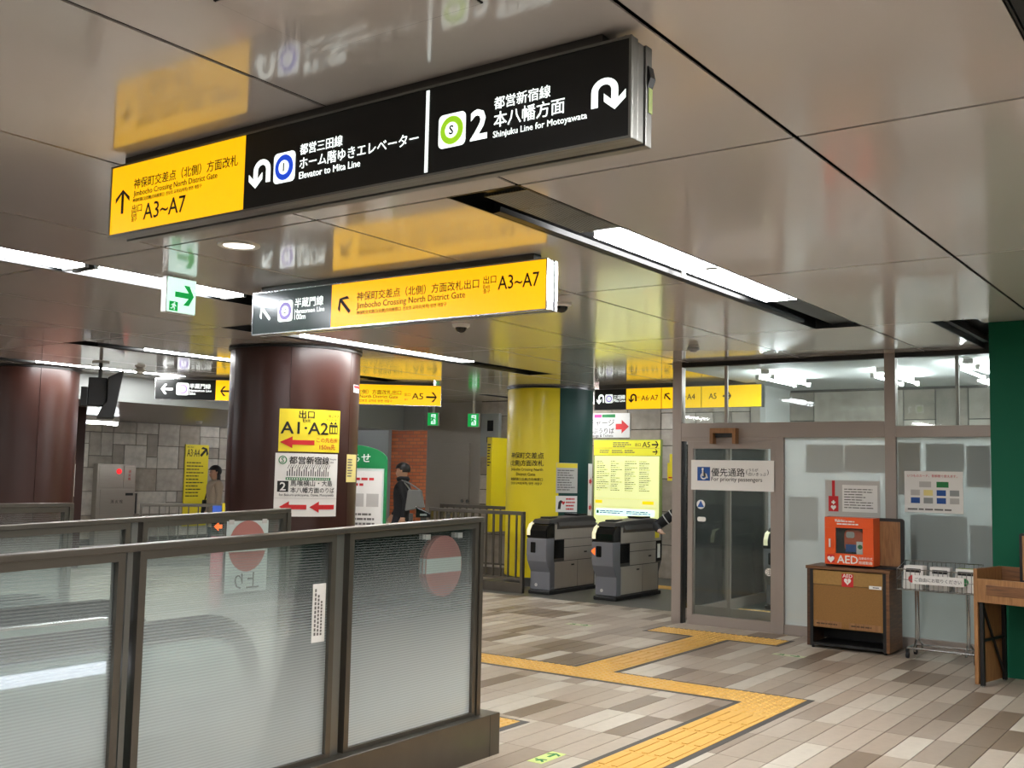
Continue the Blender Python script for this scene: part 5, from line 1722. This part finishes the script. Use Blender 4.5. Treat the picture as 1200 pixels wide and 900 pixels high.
for k, m in enumerate(('paper_grey', 'ink_green', 'paper_grey', 'note_yellow', 'ink_blue', 'lintel', 'ink_blue', 'lintel', 'ink_blue', 'paper_grey')):
    if k < 2:
        x, z = -0.13 + k * 0.16, 0.245
    else:
        x, z = -0.21 + ((k - 2) % 4) * 0.12, 0.165 - ((k - 2) // 4) * 0.075
    flat('card_picture', M[m], cp, rect(x, x + (0.11 if k < 2 else 0.085), z, z + 0.055), -0.0042)
print_lines(cp, -0.24, 0.24, 0.015, 0.05, 1, M['ink_grey'], y=-0.0042)

# wire leaflet rack
rk = E('leaflet_rack', 'chrome wire leaflet rack on castors in front of the right frosted pane', 'rack', (-2.75, 9.98, 0))
bw, bdp, zb, zt_ = 0.68, 0.30, 0.615, 0.80


def wire(name, pts, r=0.003, closed=False):
    return MB().tube(pts, r, 6, closed).build(name, M['wire'], rk, smooth=True)


for z in (zb, zt_, (zb + zt_) / 2):
    wire('wire_hoop', [(0, 0, z), (bw, 0, z), (bw, bdp, z + 0.06 * (z > 0.7)), (0, bdp, z + 0.06 * (z > 0.7))], 0.005 if z != (zb + zt_) / 2 else 0.003, True)
for k in range(18):
    x = k * bw / 17
    wire('wire', [(x, 0, zt_), (x, 0, zb), (x, bdp, zb), (x, bdp, zt_ + 0.06)])
for k in range(1, 6):
    y = k * bdp / 6
    wire('wire', [(0, y, zt_), (0, y, zb), (bw, y, zb), (bw, y, zt_)])
for x in (0.14, 0.58):
    wire('leg', [(x, 0.10, zb), (x, 0.10, 0.16), (x, 0.03, 0.10), (x, 0.03, 0.065)], 0.011)
    wire('leg', [(x, 0.18, zb), (x, 0.18, 0.16), (x, 0.30, 0.10), (x, 0.30, 0.065)], 0.011)
wire('base_bar', [(0.08, 0.03, 0.09), (0.66, 0.03, 0.09)], 0.011)
wire('base_bar', [(0.08, 0.30, 0.09), (0.66, 0.30, 0.09)], 0.011)
for x in (0.08, 0.66):
    wire('base_bar', [(x, 0.03, 0.09), (x, 0.30, 0.09)], 0.011)
    for y in (0.03, 0.30):
        ct = MB().cyl((0, 0), 0.028, -0.012, 0.012, 14).build('castor', M['rubber'], rk, smooth=True)
        ct.matrix_local = Matrix.Translation((x, y, 0.029)) @ Matrix.Rotation(R(90), 4, 'Y')
        box('castor_fork', M['black'], rk, x - 0.014, x + 0.014, y - 0.012, y + 0.012, 0.05, 0.085)
lp = box('label_plate', M['paper'], rk, 0.14, 0.58, -0.012, -0.006, 0.675, 0.755)
text('ご自由にお取りください', lp, 0.16, 0.56, 0.715, IK, y=-0.0135, bold=0.012)
for k, (x, m, lab) in enumerate(((0.03, 'paper', 'stack of white leaflets in the left pocket of the wire rack'), (0.26, 'paper_grey', 'stack of red and white leaflets in the middle of the wire rack'), (0.48, 'green_pale', 'stack of greenish leaflets in the right pocket of the wire rack'))):
    lf = E('leaflet_stack', lab, 'leaflets', (-2.75 + x, 10.03, zb + 0.006), group='leaflets in the wire rack')
    for q in range(5):
        o_ = MB().box(0, 0.17, 0, 0.006, 0, 0.21 - 0.01 * (q % 2)).build('leaflet', M[m] if q else M['paper'], lf)
        o_.location = (0, 0.03 + q * 0.03, 0)
        o_.rotation_euler = (R(-14), 0, 0)
    b_ = flat('cover_print', M['ink'], lf.children[0], rect(0.02, 0.15, 0.15, 0.185), -0.001)
    flat('cover_picture', M['ink_red'] if k < 2 else M['ink_green'], lf.children[0], disc(0.08, 0.09, 0.035), -0.001)

# wooden counter at the right edge
ct_ = E('wooden_counter', 'wooden writing counter with black truss legs at the right edge', 'counter', (-1.89, 9.0, 0), R(-12))
box('side_panel', M['wood_light'], ct_, 0.0, 0.03, 0.0, 0.48, 0.02, 0.92, bevel=0.003)
box('leg_frame', M['black'], ct_, 0.035, 0.065, 0.02, 0.05, 0.012, 0.66)
box('leg_frame', M['black'], ct_, 0.035, 0.065, 0.43, 0.46, 0.012, 0.66)
MB().tube([(0.05, 0.05, 0.64), (0.05, 0.43, 0.06)], 0.012, 6).build('brace', M['black'], ct_)
MB().tube([(0.05, 0.03, 0.36), (0.05, 0.44, 0.36)], 0.012, 6).build('brace', M['black'], ct_)
box('front_board', M['wood_light'], ct_, 0.03, 1.2, 0.0, 0.025, 0.66, 0.845, bevel=0.003)
box('inset_panel', M['wood'], ct_, 0.10, 1.1, -0.004, 0.0, 0.72, 0.80, bevel=0.002)
box('work_top', M['wood'], ct_, 0.03, 1.2, 0.025, 0.48, 0.78, 0.80)
box('rear_lip', M['wood'], ct_, 0.03, 1.2, 0.46, 0.48, 0.80, 0.92)
box('side_panel', M['wood_light'], ct_, 1.2, 1.23, 0.0, 0.48, 0.02, 0.92)
box('leg_frame', M['black'], ct_, 1.16, 1.19, 0.02, 0.05, 0.012, 0.66)
for x in (0.05, 1.175):
    for y in (0.035, 0.445):
        MB().cyl((x, y), 0.012, 0.001, 0.013, 8).build('foot', M['alu'], ct_)
lfb = E('leaflet_board', 'wooden board with a black frame holding a leaflet on the counter', 'board', (-1.89, 9.0, 0.80), R(-12))
MB().prism(rrect(0.20, 0.85, 0.001, 0.40, 0.02), 0.40, 0.43, 'y').build('frame', M['black'], lfb)
box('board', M['wood_light'], lfb, 0.225, 0.825, 0.395, 0.40, 0.025, 0.38)
sh = box('leaflet', M['paper'], lfb, 0.27, 0.47, 0.385, 0.392, 0.06, 0.35)
flat('leaflet_picture', M['ink_blue'], sh, rect(0.285, 0.455, 0.15, 0.20), 0.384)
flat('leaflet_picture', M['green_pale'], sh, disc(0.32, 0.31, 0.02), 0.384)
print_lines(sh, 0.285, 0.455, 0.22, 0.28, 3, M['ink_grey'], y=0.384)

# ================================================================== FLOOR STICKERS
def floor_sticker(label, x, y, rz, m, w=0.26, d=0.1):
    e = E('floor_sticker', label, 'floor sticker', (x, y, 0.0006), rz)
    MB().box(-w / 2, w / 2, -d / 2, d / 2, 0, 0.001).build('sheet', m, e)
    a = arrow(0.06, 0, 0.09, 0, 0.95, 0.22)
    MB().prism(a, 0.0012, 0.0018, 'z').build('arrow', M['ink_green'], e)
    mn_ = [(-0.10, -0.03), (-0.075, -0.005), (-0.095, 0.01), (-0.085, 0.022), (-0.06, 0.018), (-0.045, 0.0), (-0.04, -0.03), (-0.052, -0.032), (-0.06, -0.012), (-0.085, -0.036)]
    MB().prism(mn_, 0.0012, 0.0018, 'z').build('running_man', M['ink_green'], e)
    MB().cyl((-0.058, 0.032), 0.009, 0.0012, 0.0018, 10).build('running_man_head', M['ink_green'], e)
    return e


floor_sticker('pale green luminous arrow sticker on the floor near the guard rail plinth', -3.345, 5.10, R(90), M['glow_sticker'])
floor_sticker('worn luminous arrow sticker on the floor in front of the ticket gates', -5.99, 9.72, R(5), M['glow_pale'], 0.3, 0.12)
floor_sticker('worn luminous arrow sticker on the floor in front of the cork cabinet', -3.55, 9.39, R(0), M['glow_pale'], 0.3, 0.1)


# ================================================================== PEOPLE
def person(label, loc, rz, height, J, top, legs, hair_long=False, top_stop=0.50, group=None):
    """one continuous skinned body, local frame facing -y; J overrides joints given in units of the body height"""
    e = E('person', label, 'person', loc, rz)
    j = {
        'pelvis': (0, 0, 0.52, 0.088), 'waist': (0, 0, 0.60, 0.08), 'chest': (0, 0.0, 0.72, 0.098), 'upper': (0, 0.005, 0.79, 0.085), 'neck': (0, 0.005, 0.845, 0.036), 'head0': (0, -0.012, 0.885, 0.050), 'head1': (0, -0.004, 0.935, 0.062), 'head2': (0, 0.006, 0.968, 0.048),
        'nose': (0, -0.066, 0.915, 0.010)}
    for s, q in ((-1, 'r'), (1, 'l')):
        j['sh' + q] = (s * 0.105, 0.005, 0.80, 0.046)
        j['el' + q] = (s * 0.13, 0.01, 0.635, 0.033)
        j['wr' + q] = (s * 0.135, -0.03, 0.49, 0.021)
        j['pa' + q] = (s * 0.135, -0.04, 0.455, 0.022)
        j['hip' + q] = (s * 0.052, 0, 0.49, 0.066)
        j['kn' + q] = (s * 0.055, -0.01, 0.275, 0.045)
        j['an' + q] = (s * 0.055, 0.02, 0.045, 0.028)
        j['toe' + q] = (s * 0.06, -0.085, 0.018, 0.024)
    for k, v in J.items():
        j[k] = tuple(v) + (j[k][3],) if len(v) == 3 else v
    ed = [('pelvis', 'waist'), ('waist', 'chest'), ('chest', 'upper'), ('upper', 'neck'), ('neck', 'head0'), ('head0', 'head1'), ('head1', 'head2'), ('head0', 'nose')]
    for q in 'rl':
        ed += [('upper', 'sh' + q), ('sh' + q, 'el' + q), ('el' + q, 'wr' + q), ('wr' + q, 'pa' + q), ('pelvis', 'hip' + q), ('hip' + q, 'kn' + q), ('kn' + q, 'an' + q), ('an' + q, 'toe' + q)]
        wrp, pap = Vector(j['wr' + q][:3]), Vector(j['pa' + q][:3])
        d = (pap - wrp).normalized()
        side = Vector((0, 1, 0)) - d * d.y
        if side.length < 0.2:
            side = Vector((1, 0, 0)) - d * d.x
        side.normalize()
        for f in range(5):
            off = side * (0.017 * (f - 2) * 0.75) if f < 4 else side * 0.022
            ln = (0.03, 0.042, 0.046, 0.04)[f] if f < 4 else 0.02
            base = pap + off + d * (0.012 if f < 4 else -0.012)
            tip = base + d * ln + (side * 0.012 if f == 4 else Vector((0, 0, 0)))
            j['f%d%s' % (f, q)] = (*base, 0.0065)
            j['t%d%s' % (f, q)] = (*tip, 0.0052)
            ed += [('pa' + q, 'f%d%s' % (f, q)), ('f%d%s' % (f, q), 't%d%s' % (f, q))]
    names = list(j)
    me = bpy.data.meshes.new('body')
    me.from_pydata([tuple(c * height for c in j[n][:3]) for n in names], [(names.index(a), names.index(b)) for a, b in ed], [])
    o = bpy.data.objects.new('body', me)
    col.objects.link(o)
    sk = o.modifiers.new('skin', 'SKIN')
    sk.use_smooth_shade = True
    for i, n in enumerate(names):
        r = j[n][3] * height
        wide = {'pelvis': 1.25, 'waist': 1.2, 'chest': 1.25, 'upper': 1.15}.get(n, 1.0)
        me.skin_vertices[0].data[i].radius = (r * wide, r)
        me.skin_vertices[0].data[i].use_root = (n == 'pelvis')
    ss = o.modifiers.new('sub', 'SUBSURF')
    ss.levels = 2
    ss.render_levels = 2
    bpy.context.view_layer.update()
    dg = bpy.context.evaluated_depsgraph_get()
    fin = bpy.data.meshes.new_from_object(o.evaluated_get(dg))
    bpy.data.objects.remove(o)
    fin.name = 'body'
    fin.materials.clear()
    for m in (M['skin'], top, legs, M['shoe'], M['hair']):
        fin.materials.append(m)
    pts = [(n, Vector(j[n][:3]) * height) for n in names]
    segs = [(a, b, Vector(j[a][:3]) * height, Vector(j[b][:3]) * height) for a, b in ed]
    for p in fin.polygons:
        c = p.center
        best, bd_ = None, 1e9
        for a, b, pa_, pb in segs:
            ab = pb - pa_
            t = max(0, min(1, (c - pa_).dot(ab) / max(ab.length_squared, 1e-9)))
            dd = (c - pa_ - ab * t).length - (j[a][3] * (1 - t) + j[b][3] * t) * height
            if dd < bd_:
                best, bd_ = (a, b), dd
        a, b = best
        if a.startswith('an') or b.startswith('toe'):
            mi = 3
        elif b[:2] in ('kn', 'an', 'hi') or a[:2] in ('hi', 'kn'):
            mi = 1 if c.z > top_stop * height else 2
        elif b.startswith('head') or a.startswith('head') or (a == 'upper' and b == 'neck' and c.z > 0.835 * height):
            mi = 0
        elif b[0] in 'ft' and b[1:2].isdigit() or b.startswith('pa') or a.startswith('pa'):
            mi = 0
        else:
            mi = 1
        p.material_index = mi
        p.use_smooth = True
    link('body', fin, e)
    # hair: cap over the crown and back of the head
    h0 = Vector(j['head1'][:3]) * height
    mb = MB()
    n, rings = 18, 8
    for i in range(rings + 1):
        ph = PI * 0.5 * i / rings * (1.25 if not hair_long else 1.35)
        for q in range(n):
            th = 2 * PI * q / n
            rr = 0.068 * height * math.sin(ph)
            y = rr * math.sin(th) * 1.08
            front = max(0.0, -math.sin(th))
            z = 0.068 * height * math.cos(ph) + 0.008 * height
            if front > 0.3:
                z = max(z, 0.018 * height)
            mb.v.append((h0.x + rr * math.cos(th), h0.y + y + 0.006 * height, h0.z + z))
    for i in range(rings):
        for q in range(n):
            mb.f.append((i * n + q, i * n + (q + 1) % n, (i + 1) * n + (q + 1) % n, (i + 1) * n + q))
    mb.build('hair', M['hair'], e, smooth=True)
    for s in (-1, 1):
        MB().lathe((s * 0.026 * height, h0.y - 0.058 * height, h0.z - 0.004 * height), [(0.0005, -0.004 * height), (0.006 * height, 0), (0.0005, 0.004 * height)], 8).build('eye', M['hair'], e)
        MB().lathe((s * 0.061 * height, h0.y + 0.004, h0.z - 0.008 * height), [(0.0005, -0.018 * height), (0.008 * height, -0.008 * height), (0.009 * height, 0.006 * height), (0.0005, 0.018 * height)], 8).build('ear', M['skin'], e, smooth=True)
    box('mouth', M['ink_red'], e, -0.013 * height, 0.013 * height, h0.y - 0.060 * height, h0.y - 0.045 * height, h0.z - 0.042 * height, h0.z - 0.038 * height)
    if hair_long:
        lh = MB()
        prof = [(0.058, 0.01), (0.066, -0.05), (0.066, -0.12), (0.05, -0.19), (0.02, -0.21)]
        for r, z in prof:
            for q in range(9):
                th = PI * q / 8
                lh.v.append((h0.x + r * height * math.cos(th), h0.y + 0.012 * height + r * 0.8 * height * math.sin(th), h0.z + z * height))
        for i in range(len(prof) - 1):
            for q in range(8):
                lh.f.append((i * 9 + q, i * 9 + q + 1, (i + 1) * 9 + q + 1, (i + 1) * 9 + q))
        ob_ = lh.build('long_hair', M['hair'], e, smooth=True)
        sm = ob_.modifiers.new('thick', 'SOLIDIFY')
        sm.thickness = 0.02
    return e


walk = {'hipl': (0.05, 0, 0.49), 'knl': (0.052, -0.09, 0.29), 'anl': (0.055, -0.12, 0.048), 'toel': (0.058, -0.215, 0.028), 'hipr': (-0.05, 0, 0.49), 'knr': (-0.052, 0.03, 0.275), 'anr': (-0.055, 0.17, 0.085), 'toer': (-0.058, 0.10, 0.018),
        'ell': (0.135, 0.06, 0.645), 'wrl': (0.14, 0.04, 0.50), 'pal': (0.14, 0.03, 0.465), 'elr': (-0.135, -0.03, 0.64), 'wrr': (-0.13, -0.10, 0.51), 'par': (-0.13, -0.115, 0.48)}
man = person('person in a black jacket walking past the green notice board carrying a grey bag', (-11.42, 12.98, 0.0), R(-58), 1.72, walk, M['jacket'], M['trousers'])
MB().lathe((0.0, 0.01, 1.42), [(0.075, 0.0), (0.105, 0.02), (0.11, 0.06), (0.085, 0.09)], 14).build('hood', M['jacket'], man, smooth=True)
bag = E('shoulder_bag', 'grey shoulder bag hanging behind the person in the black jacket', 'bag', (-11.42, 12.98, 0.0), R(-58))
MB().prism([(0.10, 0.96), (0.42, 1.02), (0.36, 1.30), (0.14, 1.30)], 0.235, 0.31, 'x').build('bag_body', M['bag_grey'], bag, bevel=0.02)
MB().tube([(0.275, 0.17, 1.30), (0.23, 0.1, 1.38), (0.19, 0.02, 1.45), (0.24, 0.16, 1.40), (0.28, 0.33, 1.30)], 0.012, 6).build('strap', M['bag_grey'], bag)
woman = person('person in a beige coat with long dark hair half hidden behind the brown column', (-15.42, 12.42, 0.0), R(-20), 1.62, {}, M['coat_beige'], M['trousers'], hair_long=True, top_stop=0.33)
wbg = E('shoulder_bag', 'black shoulder bag worn by the person in the beige coat', 'bag', (-15.42, 12.42, 0.0), R(-20))
MB().prism([(-0.11, 0.72), (0.13, 0.72), (0.11, 1.0), (-0.09, 1.0)], -0.40, -0.31, 'x').build('bag_body', M['jacket'], wbg, bevel=0.02)
MB().tube([(-0.35, -0.05, 1.0), (-0.24, 0.0, 1.34), (-0.19, 0.08, 1.30), (-0.35, 0.08, 1.0)], 0.014, 6).build('strap', M['jacket'], wbg)
reach = {'shr': (-0.115, -0.01, 0.80), 'elr': (-0.42, -0.08, 0.575, 0.042), 'wrr': (-0.34, -0.22, 0.545), 'par': (-0.325, -0.255, 0.54)}
gp = person('person in a dark jacket at the gate, an elbow showing left of the partition end post', (-5.72, 12.45, 0.0), R(10), 1.66, reach, M['jacket'], M['steel_dark'])
gp['label'] = 'person in a dark jacket behind the glass door reaching an arm past the end post'
for t in (0.45, 0.6, 0.75):
    a = Vector((-0.115, -0.01, 0.80)).lerp(Vector((-0.42, -0.08, 0.575)), t) * 1.66
    dd = (Vector((-0.42, -0.08, 0.575)) - Vector((-0.115, -0.01, 0.80))).normalized()
    MB().tube([a - dd * 0.006, a + dd * 0.006], 0.076, 14).build('sleeve_stripe', M['sleeve_white'], gp)


flush_text()
